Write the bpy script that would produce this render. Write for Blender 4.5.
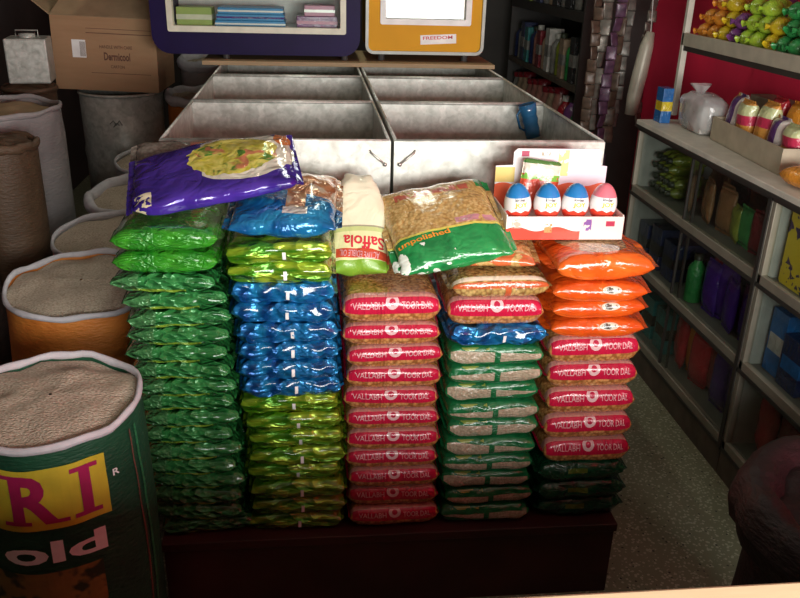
import bpy, bmesh, math, random
from math import sin, cos, pi, radians as RAD
from mathutils import Vector, Matrix, noise

# ------------------------------------------------------------ camera, sky, light
for o in list(bpy.data.objects): bpy.data.objects.remove(o)
scene = bpy.context.scene
col = scene.collection
CAM = Vector((0.3546, 0.0, 1.4464))
PITCH, YAW, ROLL, FPX = 0.3979, 0.1137, 0.0292, 809.34
_f = Vector((sin(YAW)*cos(PITCH), cos(YAW)*cos(PITCH), -sin(PITCH)))
_r0 = Vector((cos(YAW), -sin(YAW), 0)); _u0 = _r0.cross(_f)
_r = _r0*cos(ROLL) + _u0*sin(ROLL); _u = _u0*cos(ROLL) - _r0*sin(ROLL)
cam = bpy.data.cameras.new('camera'); camo = bpy.data.objects.new('camera', cam); col.objects.link(camo)
cam.sensor_width = 36; cam.lens = FPX/800*36; cam.clip_start = .02
camo.matrix_world = Matrix(((_r.x, _u.x, -_f.x, CAM.x), (_r.y, _u.y, -_f.y, CAM.y), (_r.z, _u.z, -_f.z, CAM.z), (0, 0, 0, 1)))
scene.camera = camo

world = bpy.data.worlds.new('sky'); scene.world = world; world.use_nodes = True
bg = world.node_tree.nodes['Background']; bg.inputs[0].default_value = (.86, .93, 1, 1); bg.inputs[1].default_value = .35

def area_light(name, loc, target, sx, sy, power, color=(1, 1, 1)):
    l = bpy.data.lights.new(name, 'AREA'); l.shape = 'RECTANGLE'; l.size = sx; l.size_y = sy; l.energy = power; l.color = color
    o = bpy.data.objects.new(name, l); col.objects.link(o); o.location = loc
    o.rotation_euler = (Vector(target)-Vector(loc)).to_track_quat('-Z', 'Y').to_euler()
    return o
# daylight of the street coming in through the open shop front behind the camera
area_light('street_daylight', (1.10, -.34, 1.205), (1.10, 2, 1.205), 1.6, .49, 62, (1, .985, .94))
# unseen ceiling lamp added to raise the room's ambient light (fitting built below)
FILL_POS = (.55, 3.3, 2.47)
area_light('added_fill_light', (FILL_POS[0], FILL_POS[1], FILL_POS[2]-.03), (FILL_POS[0], FILL_POS[1], 0), .06, 1.15, 4.5, (.93, 1, .82))

vs = scene.view_settings
vs.view_transform = 'Standard'; vs.look = 'None'; vs.gamma = 1; vs.use_curve_mapping = False; vs.exposure = 0.28

# ------------------------------------------------------------ helpers: nodes
class E:
    """a node socket with arithmetic"""
    def __init__(s, nt, sock): s.nt, s.s = nt, sock
    def _m(s, op, b=None, c=None):
        n = s.nt.nodes.new('ShaderNodeMath'); n.operation = op
        for i, v in enumerate((s, b, c)):
            if v is None: continue
            if isinstance(v, E): s.nt.links.new(v.s, n.inputs[i])
            else: n.inputs[i].default_value = v
        return E(s.nt, n.outputs[0])
    def __add__(s, b): return s._m('ADD', b)
    def __sub__(s, b): return s._m('SUBTRACT', b)
    def __mul__(s, b): return s._m('MULTIPLY', b)
    def __truediv__(s, b): return s._m('DIVIDE', b)
    __radd__ = __add__; __rmul__ = __mul__
    def __rsub__(s, b): return s*-1+b
    def __gt__(s, b): return s._m('GREATER_THAN', b)
    def __lt__(s, b): return s._m('LESS_THAN', b)
    def max(s, b): return s._m('MAXIMUM', b)
    def min(s, b): return s._m('MINIMUM', b)
    def abs(s): return s._m('ABSOLUTE')
    def sqrt(s): return s._m('SQRT')
    def sin(s): return s._m('SINE')
    def inside(s, a, b): return (s > a)*(s < b)
    def ramp(s, a, b):
        n = s.nt.nodes.new('ShaderNodeMapRange'); s.nt.links.new(s.s, n.inputs[0])
        n.inputs[1].default_value = a; n.inputs[2].default_value = b; return E(s.nt, n.outputs[0])

class Mat:
    def __init__(s, name, rough=.5, metal=0, spec=.5, coat=0):
        s.m = bpy.data.materials.new(name); s.m.use_nodes = True; s.nt = s.m.node_tree
        s.p = s.nt.nodes['Principled BSDF']
        s.p.inputs['Roughness'].default_value = rough; s.p.inputs['Metallic'].default_value = metal
        s.p.inputs['Specular IOR Level'].default_value = spec; s.p.inputs['Coat Weight'].default_value = coat
        s.p.inputs['Coat Roughness'].default_value = .12
        s._tc = None
    def tc(s, which='Object'):
        if not s._tc: s._tc = s.nt.nodes.new('ShaderNodeTexCoord')
        return s._tc.outputs[which]
    def xyz(s, which='Object'):
        n = s.nt.nodes.new('ShaderNodeSeparateXYZ'); s.nt.links.new(s.tc(which), n.inputs[0])
        return [E(s.nt, o) for o in n.outputs]
    def scaled(s, sc, which='Object'):
        n = s.nt.nodes.new('ShaderNodeMapping'); s.nt.links.new(s.tc(which), n.inputs[0]); n.inputs['Scale'].default_value = sc
        return n.outputs[0]
    def noise(s, scale, detail=3, dist=0, vec=None, which='Object', rough=.5):
        n = s.nt.nodes.new('ShaderNodeTexNoise'); s.nt.links.new(vec or s.tc(which), n.inputs['Vector'])
        n.inputs['Scale'].default_value = scale; n.inputs['Detail'].default_value = detail; n.inputs['Distortion'].default_value = dist
        n.inputs['Roughness'].default_value = rough
        return E(s.nt, n.outputs[0])
    def voronoi(s, scale, feature='F1', out=0, vec=None, which='Object'):
        n = s.nt.nodes.new('ShaderNodeTexVoronoi'); n.feature = feature; s.nt.links.new(vec or s.tc(which), n.inputs['Vector'])
        n.inputs['Scale'].default_value = scale
        return E(s.nt, n.outputs[out])
    def mix(s, a, b, fac):
        n = s.nt.nodes.new('ShaderNodeMix'); n.data_type = 'RGBA'
        for i, v in ((6, a), (7, b)):
            if isinstance(v, E): s.nt.links.new(v.s, n.inputs[i])
            else: n.inputs[i].default_value = (*v, 1)
        if isinstance(fac, E): s.nt.links.new(fac.s, n.inputs[0])
        else: n.inputs[0].default_value = fac
        return E(s.nt, n.outputs[2])
    def color(s, c):
        if isinstance(c, E): s.nt.links.new(c.s, s.p.inputs['Base Color'])
        else: s.p.inputs['Base Color'].default_value = (*c, 1)
        return s
    def bump(s, h, dist=.003, strength=1):
        n = s.nt.nodes.new('ShaderNodeBump'); n.inputs['Distance'].default_value = dist; n.inputs['Strength'].default_value = strength
        s.nt.links.new(h.s, n.inputs['Height']); s.nt.links.new(n.outputs[0], s.p.inputs['Normal'])
        return s
    def rough(s, e): s.nt.links.new(e.s, s.p.inputs['Roughness']); return s
    def metal(s, e): s.nt.links.new(e.s, s.p.inputs['Metallic']); return s

M = {}
def plain(key, c, rough=.5, metal=0, var=.12, scale=18, coat=0, bump=0, spec=.5):
    """plain material with a little mottling"""
    m = Mat(key, rough, metal, spec, coat)
    n = m.noise(scale, 3)
    m.color(m.mix(tuple(x*(1-var) for x in c), tuple(min(1, x*(1+var)) for x in c), n.ramp(.3, .7)))
    if bump: m.bump(m.noise(scale*4, 2), bump, .6)
    M[key] = m.m; return m.m

def crinkle(m, dist=.005, scale=22, stretch=(1, 1, 1), strength=1, facet=0):
    """crumpled film relief"""
    v = m.scaled(stretch)
    a = m.noise(scale, 2, 1.2, v); b = m.noise(scale*2.7, 2, .8, v)
    c = (a-.5).abs()*2; d = (b-.5).abs()
    h = c+d*.7
    if facet:
        n = m.nt.nodes.new('ShaderNodeTexVoronoi'); n.inputs['Scale'].default_value = facet; n.inputs['Randomness'].default_value = 1
        mp = m.nt.nodes.new('ShaderNodeVectorMath'); mp.operation = 'ADD'; nz = m.nt.nodes.new('ShaderNodeTexNoise'); nz.inputs['Scale'].default_value = 12; m.nt.links.new(v, nz.inputs['Vector'])
        sc_ = m.nt.nodes.new('ShaderNodeVectorMath'); sc_.operation = 'SCALE'; sc_.inputs['Scale'].default_value = .05; m.nt.links.new(nz.outputs['Color'], sc_.inputs[0]); m.nt.links.new(v, mp.inputs[0]); m.nt.links.new(sc_.outputs[0], mp.inputs[1]); m.nt.links.new(mp.outputs[0], n.inputs['Vector'])
        h = h*.6+E(m.nt, n.outputs[0])*1.1
    m.bump(h, dist, strength)

def film(key, c1, c2, rough=.22, metal=0, dist=.005, scale=22, coat=.6, stretch=(1, 1, 1)):
    m = Mat(key, rough, metal, coat=coat)
    m.color(m.mix(c1, c2, m.noise(14, 2, 1).ramp(.35, .65)))
    crinkle(m, dist, scale, stretch); M[key] = m.m; return m.m

# ------------------------------------------------------------ helpers: meshes
class MB:
    def __init__(s): s.v, s.f, s.uv = [], [], {}
    def add(s, vs, fs):
        o = len(s.v); s.v += [Vector(v) for v in vs]; s.f += [tuple(i+o for i in f) for f in fs]; return s
    def box(s, x0, x1, y0, y1, z0, z1):
        vs = [(x, y, z) for z in (z0, z1) for y in (y0, y1) for x in (x0, x1)]
        return s.add(vs, [(0, 2, 3, 1), (4, 5, 7, 6), (0, 1, 5, 4), (2, 6, 7, 3), (0, 4, 6, 2), (1, 3, 7, 5)])
    def lathe(s, prof, n=32, c=(0, 0, 0), wob=None, cap0=False, cap1=False):
        o = len(s.v); vs = []; fs = []
        for k, (r, z) in enumerate(prof):
            for i in range(n):
                a = 2*pi*i/n; rr, zz = (r, z) if wob is None else wob(r, z, a)
                vs.append((c[0]+rr*cos(a), c[1]+rr*sin(a), c[2]+zz))
        for k in range(len(prof)-1):
            for i in range(n):
                j = (i+1) % n; fs.append((k*n+i, k*n+j, (k+1)*n+j, (k+1)*n+i))
        if cap0: fs.append(tuple(reversed(range(n))))
        if cap1: fs.append(tuple((len(prof)-1)*n+i for i in range(n)))
        return s.add(vs, fs)
    def tube(s, pts, r, n=8):
        pts = [Vector(p) for p in pts]; vs = []; fs = []
        for i, p in enumerate(pts):
            t = (pts[min(i+1, len(pts)-1)]-pts[max(i-1, 0)]).normalized()
            a = t.orthogonal().normalized() if abs(t.z) > .9 else t.cross(Vector((0, 0, 1))).normalized(); b = t.cross(a)
            for k in range(n): vs.append(p+(a*cos(2*pi*k/n)+b*sin(2*pi*k/n))*(r[i] if isinstance(r, (list, tuple)) else r))
        for i in range(len(pts)-1):
            for k in range(n):
                j = (k+1) % n; fs.append((i*n+k, i*n+j, (i+1)*n+j, (i+1)*n+k))
        fs += [tuple(reversed(range(n))), tuple((len(pts)-1)*n+k for k in range(n))]
        return s.add(vs, fs)
    def grid(s, fn, nu, nv, wrap=False):
        vs = [fn(i/(nu-1), j/(nv-1 if not wrap else nv)) for i in range(nu) for j in range(nv)]
        fs = []
        for i in range(nu-1):
            for j in range(nv if wrap else nv-1):
                k = (j+1) % nv; fs.append((i*nv+j, i*nv+k, (i+1)*nv+k, (i+1)*nv+j))
        return s.add(vs, fs)
    def mesh(s, name, mat, smooth=False, bevel=0):
        me = bpy.data.meshes.new(name); me.from_pydata([tuple(v) for v in s.v], [], s.f)
        if bevel or True:
            bm = bmesh.new(); bm.from_mesh(me)
            if bevel:
                bmesh.ops.bevel(bm, geom=[e for e in bm.edges if len(e.link_faces) == 2 and e.calc_face_angle() > .6], offset=bevel, segments=2, affect='EDGES', profile=.5)
            bmesh.ops.recalc_face_normals(bm, faces=bm.faces); bm.to_mesh(me); bm.free()
        if smooth: me.polygons.foreach_set('use_smooth', [True]*len(me.polygons))
        me.materials.append(M[mat] if isinstance(mat, str) else mat); me.update()
        return me

def link(name, me, parent=None, loc=None, rot=None):
    o = bpy.data.objects.new(name, me); col.objects.link(o)
    if parent: o.parent = parent
    if loc is not None: o.location = loc
    if rot is not None: o.rotation_euler = rot
    return o
def build(mb, name, mat, parent=None, loc=None, rot=None, smooth=False, bevel=0):
    return link(name, mb.mesh(name, mat, smooth, bevel), parent, loc, rot)
def box(name, mat, parent, x0, x1, y0, y1, z0, z1, bevel=0):
    return build(MB().box(x0, x1, y0, y1, z0, z1), name, mat, parent, bevel=bevel)
def tag(o, label, cat, group=None):
    o['label'] = label; o['category'] = cat
    if group: o['group'] = group
    return o
def thing(name, label, cat, loc=(0, 0, 0), rot=(0, 0, 0), group=None):
    return tag(link(name, None, None, loc, rot), label, cat, group)
def struct(o): o['kind'] = 'structure'; return o
def dup(root, loc, rot=None, label=None):
    r = root.copy(); col.objects.link(r); r.location = loc
    if rot is not None: r.rotation_euler = rot
    if label: r['label'] = label
    for ch in list(root.children):
        c = ch.copy(); col.objects.link(c); c.parent = r
        for g in list(ch.children):
            d = g.copy(); col.objects.link(d); d.parent = c
    return r
_txt = {}
def text_tris(s, bold=0, sub=2):
    """outline of a word as a flat mesh: (vertices, faces, width, height)"""
    key = (s, bold)
    if key in _txt: return _txt[key]
    cu = bpy.data.curves.new('word', 'FONT'); cu.body = s; cu.size = 1; cu.offset = bold; cu.resolution_u = 3; cu.fill_mode = 'FRONT'
    o = bpy.data.objects.new('word', cu); col.objects.link(o)
    dg = bpy.context.evaluated_depsgraph_get(); me = bpy.data.meshes.new_from_object(o.evaluated_get(dg))
    bm = bmesh.new(); bm.from_mesh(me); bmesh.ops.triangulate(bm, faces=bm.faces)
    for _ in range(sub):
        ed = [e for e in bm.edges if e.calc_length() > .12]
        if ed: bmesh.ops.subdivide_edges(bm, edges=ed, cuts=1)
    bmesh.ops.triangulate(bm, faces=bm.faces)
    vs = [v.co.copy() for v in bm.verts]; bm.verts.index_update(); fs = [tuple(v.index for v in f.verts) for f in bm.faces]; bm.free()
    x0 = min(v.x for v in vs); x1 = max(v.x for v in vs); y0 = min(v.y for v in vs); y1 = max(v.y for v in vs)
    vs = [((v.x-x0)/(x1-x0), (v.y-y0)/(y1-y0)) for v in vs]
    bpy.data.objects.remove(o); bpy.data.curves.remove(cu); bpy.data.meshes.remove(me)
    _txt[key] = (vs, fs); return _txt[key]
def word(mb, s, fn, x0, x1, y0, y1, bold=0):
    """lay a word in the box x0..x1, y0..y1 of a surface fn(x, y)"""
    vs, fs = text_tris(s, bold)
    return mb.add([fn(x0+(x1-x0)*a, y0+(y1-y0)*b) for a, b in vs], fs)
def patch(mb, fn, x0, x1, y0, y1, n=8, k=4):
    return mb.grid(lambda a, b: fn(x0+(x1-x0)*a, y0+(y1-y0)*b), n, k)
ORD = ['first', 'second', 'third', 'fourth', 'fifth', 'sixth', 'seventh', 'eighth', 'ninth', 'tenth', 'eleventh', 'twelfth', 'thirteenth',
       'fourteenth', 'fifteenth', 'sixteenth', 'seventeenth', 'eighteenth', 'nineteenth', 'twentieth', 'twenty-first', 'twenty-second']
rnd = random.Random(7)

# ------------------------------------------------------------ materials
m = Mat('terrazzo', .35); ch = m.voronoi(95); cc = m.voronoi(75, out=1)
c = m.mix((.19, .20, .125), (.28, .285, .185), m.noise(5, 3))
c = m.mix(c, (.46, .46, .34), (ch < .36)*(m.noise(70, 1) > .42)); c = m.mix(c, (.03, .03, .022), (m.voronoi(60) < .2)*(m.noise(45, 1) > .55))
m.color(c); M['terrazzo'] = m.m
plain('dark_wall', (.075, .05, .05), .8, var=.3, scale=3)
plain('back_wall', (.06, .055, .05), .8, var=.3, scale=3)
plain('ceiling_paint', (.30, .28, .25), .8)
plain('red_paint', (.78, .025, .08), .5, var=.12, scale=4)
plain('cream_paint', (.62, .58, .48), .6)
plain('maroon_wood', (.042, .010, .010), .42, var=.35, scale=6)
def galv(key, c=.68, metal=.35):
    m = Mat(key, .42, metal); sp = m.voronoi(90, out=1); n = m.noise(38, 5, .6)
    sep = m.nt.nodes.new('ShaderNodeSeparateColor'); m.nt.links.new(sp.s, sep.inputs[0]); r = E(m.nt, sep.outputs[0])
    a = m.mix((c*.62, c*.64, c*.57), (c*1.12, c*1.13, c*1.05), r*.3+n.ramp(.32, .68)*.7)
    m.color(m.mix(a, (c*.5, c*.47, c*.40), (m.noise(9, 5, 1).ramp(.55, .75))*.5)); m.rough(r*.2+.34); M[key] = m.m
galv('galvanised'); galv('drum_metal', .55, .3)
plain('wire', (.55, .54, .5), .35, .8)
m = Mat('plywood', .6); x, y, z = m.xyz()
m.color(m.mix((.30, .20, .10), (.48, .34, .19), m.noise(7, 4, .5, m.scaled((1.5, 18, 18))))); M['plywood'] = m.m
m = Mat('pale_wood', .5); m.color(m.mix((.50, .38, .22), (.66, .53, .34), m.noise(6, 4, .5, m.scaled((1.5, 18, 18))))); M['pale_wood'] = m.m
m = Mat('cardboard', .8); x, y, z = m.xyz()
m.color(m.mix((.33, .19, .095), (.42, .25, .135), m.noise(9, 4, .3, m.scaled((1, 1, 6))))); m.bump(m.noise(60, 2), .0008, .5); M['cardboard'] = m.m
plain('kraft_inside', (.34, .23, .13), .85)
plain('carton_grey', (.42, .36, .26), .8)
plain('ink_brown', (.14, .06, .04), .8); plain('ink_white', (.85, .84, .82), .5); plain('ink_black', (.02, .02, .02), .5)
plain('ink_red', (.62, .03, .05), .45); plain('ink_magenta', (.38, .012, .09), .55); plain('ink_yellow', (.78, .55, .03), .5)
plain('sack_yellow', (.60, .47, .03), .6); plain('ink_orange', (.85, .30, .03), .45); plain('ink_pink', (.70, .36, .38), .5)
plain('ink_green', (.02, .22, .06), .5); plain('sack_white', (.56, .54, .57), .75, bump=.001, scale=30)
# sacks and grain
def weave(key, c1, c2, stripe=None):
    m = Mat(key, .6); x, y, z = m.xyz(); n = m.noise(8, 3, .5)
    c = m.mix(c1, c2, n.ramp(.3, .7)); m.color(c)
    w = m.noise(55, 2, 0, m.scaled((1, 1, 3))); m.bump(w+m.noise(9, 2, .6)*2, .004, .8); M[key] = m.m
weave('sack_green', (.006, .050, .024), (.012, .085, .038)); weave('sack_orange', (.50, .14, .018), (.66, .23, .035))
weave('sack_burlap', (.085, .048, .027), (.13, .075, .04)); weave('sack_dark', (.05, .032, .03), (.085, .055, .05))
weave('sack_pale', (.40, .37, .37), (.52, .48, .47)); weave('sack_greyish', (.26, .235, .24), (.36, .33, .33)); weave('sack_mid', (.02, .14, .05), (.03, .22, .09)); weave('cloth_maroon', (.006, .003, .0035), (.010, .004, .005))
m = Mat('rice', .75); v = m.voronoi(170, vec=m.scaled((1, 2.2, 1)))
m.color(m.mix(m.mix((.58, .48, .37), (.68, .58, .46), m.noise(12, 3)), (.42, .33, .24), v.ramp(.25, .75))); m.bump(v, .004, .7); M['rice'] = m.m

# packs; UV: u = -1..1 along the pack, v = arc up (+) and down (-) from the middle of the front edge, in half thicknesses
def packmat(key, rough=.2, metal=0, coat=.5):
    m = Mat(key, rough, metal, coat=coat); x, y, z = m.xyz('UV'); return m, x, y
m, u, v = packmat('pack_green', .16, .15, .8)
c = m.mix((.015, .14, .03), (.040, .26, .065), m.noise(20, 2, 1).ramp(.35, .65))
c = m.mix(c, (.22, .36, .03), v.inside(-.95, -.45)*((u+.05).abs() < .52)*(m.noise(5, 1) > .44)); c = m.mix(c, (.10, .25, .10), (u < -.45)*.5)
c = m.mix(c, (.70, .80, .72), (m.noise(110, 1, 0, m.scaled((1, 1, .6))) > .70)*(m.noise(9, 1) > .5)*(v.abs() < .7)); m.color(c); crinkle(m, .016, 22, (.8, .8, 1.8), facet=44); M['pack_green'] = m.m  # pale specks are small highlights painted into the green
film('pack_green_bright', (.015, .20, .012), (.05, .34, .02), .14, .1, .008, 22, .8, (1, .8, 2.2))
m, u, v = packmat('pack_blue', .28, .4, 1)
c = m.mix((.003, .07, .27), (.015, .27, .58), m.noise(16, 2, 1.5).ramp(.35, .7)); m.color(c); crinkle(m, .022, 10, (1, .8, 1.5), facet=30); M['pack_blue'] = m.m
m, u, v = packmat('pack_lime', .26, .4, 1)
c = m.mix((.055, .24, .006), (.36, .50, .03), m.noise(10, 2, 1.5, m.scaled((.5, 1, 4))).ramp(.4, .62)); m.color(c); crinkle(m, .020, 9, (.7, .8, 2), facet=24); M['pack_lime'] = m.m
def grains(m, a, b, d, sc=130):
    g = m.voronoi(sc); return m.mix(m.mix(a, b, m.noise(30, 2).ramp(.35, .65)), d, g.ramp(.3, .8)), g
m, u, v = packmat('pack_pink', .22, 0, .7)
c, g = grains(m, (.56, .24, .07), (.70, .36, .13), (.30, .11, .03))
c = m.mix(c, (.62, .28, .27), v.inside(.90, 1.5)*.75)
c = m.mix(c, (.50, .011, .048), v.inside(-.20, .98)*(u.abs() < .95))
mx = u*.10; my = (v-.62)*.026; d = (mx*mx+my*my).sqrt()
c = m.mix(c, (.74, .50, .50), d.inside(.0065, .0135)*(my < .008)); c = m.mix(c, (.45, .01, .05), d < .0062)
m.color(c); crinkle(m, .0032, 20, (2.2, .8, .5)); M['pack_pink'] = m.m
m, u, v = packmat('pack_green_beige', .22, 0, .6)
wob = (m.noise(9, 1)-.5)*.5
c = m.mix((.008, .12, .035), (.012, .19, .06), m.noise(25, 2, 1).ramp(.35, .65))
c = m.mix(c, (.25, .33, .06), v.inside(.65, 1.0)*(u.inside(-.75, -.15))*(m.noise(50, 1, 0, m.scaled((1, 1, 3))) > .45))
beige, g = grains(m, (.46, .39, .27), (.53, .45, .33), (.34, .28, .19), 200)
oi = E(m.nt, m.nt.nodes.new('ShaderNodeObjectInfo').outputs['Random']); tl = (oi-.5)*.9
low = (v < wob*.6+.35+tl*u+(oi*7.3).sin()*.15)*(v > wob*.4-.62+(oi*11).sin()*.2-u*tl)*((u-.03).abs() > .06)*(u.abs() < .95)*((v+.9) > (u.abs()-.70)*2.8)
c = m.mix(c, beige, low); m.color(c); crinkle(m, .0045, 18, (1, .8, 2)); M['pack_green_beige'] = m.m
m, u, v = packmat('pack_dark_green', .2, .1, .5)
c = m.mix((.004, .05, .022), (.008, .09, .035), m.noise(25, 2, 1).ramp(.35, .65)); c = m.mix(c, (.14, .20, .02), v.inside(.0, .45)*u.inside(-.35, .1)*.8)
m.color(c); crinkle(m, .006, 20, (1, .8, 2)); M['pack_dark_green'] = m.m
m, u, v = packmat('pack_orange', .2, 0, .6)
c = m.mix((.62, .075, .008), (.74, .13, .012), m.noise(12, 2, 1).ramp(.35, .65))
ex = (u-.22)/.20; ey = (v-.45)/.42; d = (ex*ex+ey*ey).sqrt()
c = m.mix(c, (.62, .55, .42), d < 1.0); c = m.mix(c, (.06, .06, .04), (d < .78)*(m.noise(90, 1, 0, m.scaled((1, 1, 1.6))) > .47))
m.color(c); crinkle(m, .005, 13, (1, .8, 1.6)); M['pack_orange'] = m.m
m, u, v = packmat('pack_orange_top', .16, 0, .7); x, y, z = m.xyz()
c = m.mix((.64, .09, .010), (.76, .16, .02), m.noise(12, 2, 1).ramp(.35, .65))
ex = x/.085; ey = (y+.03)/.11; d = (ex*ex+ey*ey).sqrt()
gr, g = grains(m, (.55, .40, .20), (.66, .50, .28), (.34, .22, .10), 160)
c = m.mix(c, gr, (d+m.noise(20, 1)*.25 < 1.05)*(z > 0)); ex = (x-.025)/.022; ey = (y+.095)/.022; d2 = (ex*ex+ey*ey).sqrt(); c = m.mix(c, (.10, .11, .05), (d2 < 1)*(m.noise(80, 1) > .45))
m.color(c); crinkle(m, .006, 13, (1, 1, 1)); M['pack_orange_top'] = m.m
m, u, v = packmat('pack_spice', .2, 0, .7)
gr, g = grains(m, (.42, .27, .08), (.55, .38, .14), (.20, .10, .03), 110)
c = m.mix(gr, (.50, .10, .03), v.inside(.05, .62)+(u-.13).abs().inside(-1, .06)*(v < .3)); c = m.mix(c, (.78, .66, .52), v.inside(.75, 1.2)*.8)
m.color(c); crinkle(m, .004, 20, (1.5, .8, 1)); M['pack_spice'] = m.m
# bags lying on top (printed faces, in the bag's own coordinates)
m = Mat('bag_purple', .14, .1, coat=.8); x, y, z = m.xyz()
c = m.mix((.032, .012, .20), (.07, .028, .33), m.noise(7, 2, 1).ramp(.35, .65))
ex = (x-.062)/.100; ey = (y-.018)/.088; d = (ex*ex+ey*ey).sqrt()
c = m.mix(c, (.80, .76, .62), (d < 1.12)*(x > -.02)); 
ex = (x-.045)/.092; ey = (y-.018)/.078; d = (ex*ex+ey*ey).sqrt()
pasta = m.mix(m.mix((.55, .50, .05), (.78, .70, .16), m.noise(45, 2).ramp(.35, .6)), (.10, .25, .03), m.noise(28, 2, .5).ramp(.60, .66))
pasta = m.mix(pasta, (.60, .22, .10), m.noise(22, 2, .8, m.scaled((1, 1.3, 1))).ramp(.63, .68))
c = m.mix(c, pasta, (d+(m.noise(35, 1)-.5)*.35) < 1.0)
c = m.mix(c, (.66, .10, .05), y.inside(.098, .122)*x.inside(-.05, .07)*(m.noise(60, 1, 0, m.scaled((1, .4, 1))) > .42))
ex = (x-.155)/.018; ey = (y-.075)/.030; d = (ex*ex+ey*ey).sqrt(); c = m.mix(c, (.62, .20, .05), d < 1)
c = m.mix(c, (.72, .62, .42), x.inside(-.165, -.125)*y.inside(-.11, -.07)*(m.noise(70, 1) > .5))
m.color(c); crinkle(m, .006, 9, (1, 1, 1)); M['bag_purple'] = m.m
m = Mat('bag_blue_print', .18, .3, coat=.6); x, y, z = m.xyz()
c = m.mix((.006, .10, .30), (.02, .26, .50), m.noise(10, 2, 1.5).ramp(.35, .65))
pic = m.mix(m.mix((.42, .15, .06), (.62, .36, .17), m.noise(45, 2).ramp(.35, .65)), (.66, .56, .40), m.noise(30, 2, .6).ramp(.56, .64))
c = m.mix(c, pic, (y > (x.abs()*-.35+.0)+(m.noise(8, 1)-.5)*.03)*(x > -.06)+x.inside(.005, .045)*(y > -.10)*(m.noise(5, 0) > -1))
c = m.mix(c, (.72, .70, .62), x.inside(.0, .05)*y.inside(-.105, -.08)); m.color(c); crinkle(m, .008, 12); M['bag_blue_print'] = m.m
m = Mat('bag_cream', .4, 0, coat=.2); x, y, z = m.xyz()
c = m.mix((.80, .76, .52), (.86, .83, .64), m.noise(12, 2)); lab = m.mix((.72, .72, .26), (.80, .80, .52), m.noise(8, 2))
lab = m.mix(lab, (.20, .38, .03), (y < -.102)+(y > -.035)*.4); c = m.mix(c, lab, y < -.022)
c = m.mix(c, (.56, .07, .03), (y-x*.0+x*.06).inside(-.098, -.077)*x.inside(-.05, .2)); c = m.mix(c, (.35, .33, .22), y.inside(-.024, -.020)); m.color(c); crinkle(m, .003, 12); M['bag_cream'] = m.m
def goldbag(key, green):
    m = Mat(key, .2, 0, coat=.7); x, y, z = m.xyz()
    c, g = grains(m, (.56, .36, .12), (.68, .48, .20), (.42, .24, .07), 150)
    c = m.mix(c, (.52, .12, .07), y.inside(.075, .098)*x.inside(-.09, .08)*(m.noise(80, 1, 0, m.scaled((1, .35, 1))) > .46))
    if green:
        gb = m.mix((.008, .16, .04), (.02, .28, .07), m.noise(20, 2, 1).ramp(.35, .65)); gb = m.mix(gb, (.75, .80, .70), (m.noise(24, 2, 1) > .60)*(y < -.075)*(x < .0))
        c = m.mix(c, gb, (y < -.045)+(x > .10)*(y > .085)); c = m.mix(c, (.75, .66, .12), y.inside(-.050, -.044))
        c = m.mix(c, (.55, .25, .28), y.inside(-.038, -.020)*x.inside(.02, .11)*(m.noise(70, 1) > .4))
    else: c = m.mix(c, (.58, .13, .04), (y < -.085)*(m.noise(18, 1) > .42))
    m.color(c); crinkle(m, .005, 14); M[key] = m.m
goldbag('bag_gold', True); goldbag('bag_gold_plain', False)
m = Mat('bag_clear_brown', .25, 0, coat=.6); x, y, z = m.xyz(); c, g = grains(m, (.20, .17, .14), (.27, .23, .19), (.14, .11, .09), 120)
c = m.mix(c, (.62, .20, .12), x.inside(.035, .055)); c = m.mix(c, (.60, .36, .06), x.inside(.055, .07)); m.color(c); crinkle(m, .006, 12); M['bag_clear_brown'] = m.m
# thin clear film and panes
def clear(key, tint, gloss_mix=.08, opacity=0.0, body=(.8, .8, .8), rough=.05):
    m = bpy.data.materials.new(key); m.use_nodes = True; nt = m.node_tree; nt.nodes.remove(nt.nodes['Principled BSDF']); out = nt.nodes['Material Output']
    t = nt.nodes.new('ShaderNodeBsdfTransparent'); t.inputs[0].default_value = (*tint, 1); g = nt.nodes.new('ShaderNodeBsdfGlossy'); g.inputs['Roughness'].default_value = rough
    lw = nt.nodes.new('ShaderNodeLayerWeight'); lw.inputs[0].default_value = .5
    pw = nt.nodes.new('ShaderNodeMath'); pw.operation = 'POWER'; nt.links.new(lw.outputs['Facing'], pw.inputs[0]); pw.inputs[1].default_value = 4
    fr = nt.nodes.new('ShaderNodeMath'); fr.operation = 'MULTIPLY_ADD'; nt.links.new(pw.outputs[0], fr.inputs[0]); fr.inputs[1].default_value = .5; fr.inputs[2].default_value = .03
    d = nt.nodes.new('ShaderNodeBsdfDiffuse'); d.inputs[0].default_value = (*body, 1)
    tcn = nt.nodes.new('ShaderNodeTexCoord'); no = nt.nodes.new('ShaderNodeTexNoise'); nt.links.new(tcn.outputs['Object'], no.inputs['Vector']); no.inputs['Scale'].default_value = 14
    mr = nt.nodes.new('ShaderNodeMapRange'); nt.links.new(no.outputs[0], mr.inputs[0]); mr.inputs[1].default_value = .3; mr.inputs[2].default_value = .7; mr.inputs[3].default_value = opacity*.6; mr.inputs[4].default_value = min(1, opacity*1.4)
    a = nt.nodes.new('ShaderNodeMixShader'); nt.links.new(mr.outputs[0], a.inputs[0]); nt.links.new(t.outputs[0], a.inputs[1]); nt.links.new(d.outputs[0], a.inputs[2])
    b = nt.nodes.new('ShaderNodeMixShader'); nt.links.new(fr.outputs[0], b.inputs[0]); nt.links.new(a.outputs[0], b.inputs[1]); nt.links.new(g.outputs[0], b.inputs[2])
    nt.links.new(b.outputs[0], out.inputs[0]); M[key] = m
clear('glass', (.93, .96, .94)); clear('film_clear', (.9, .9, .9), opacity=.35, rough=.15)
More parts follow.
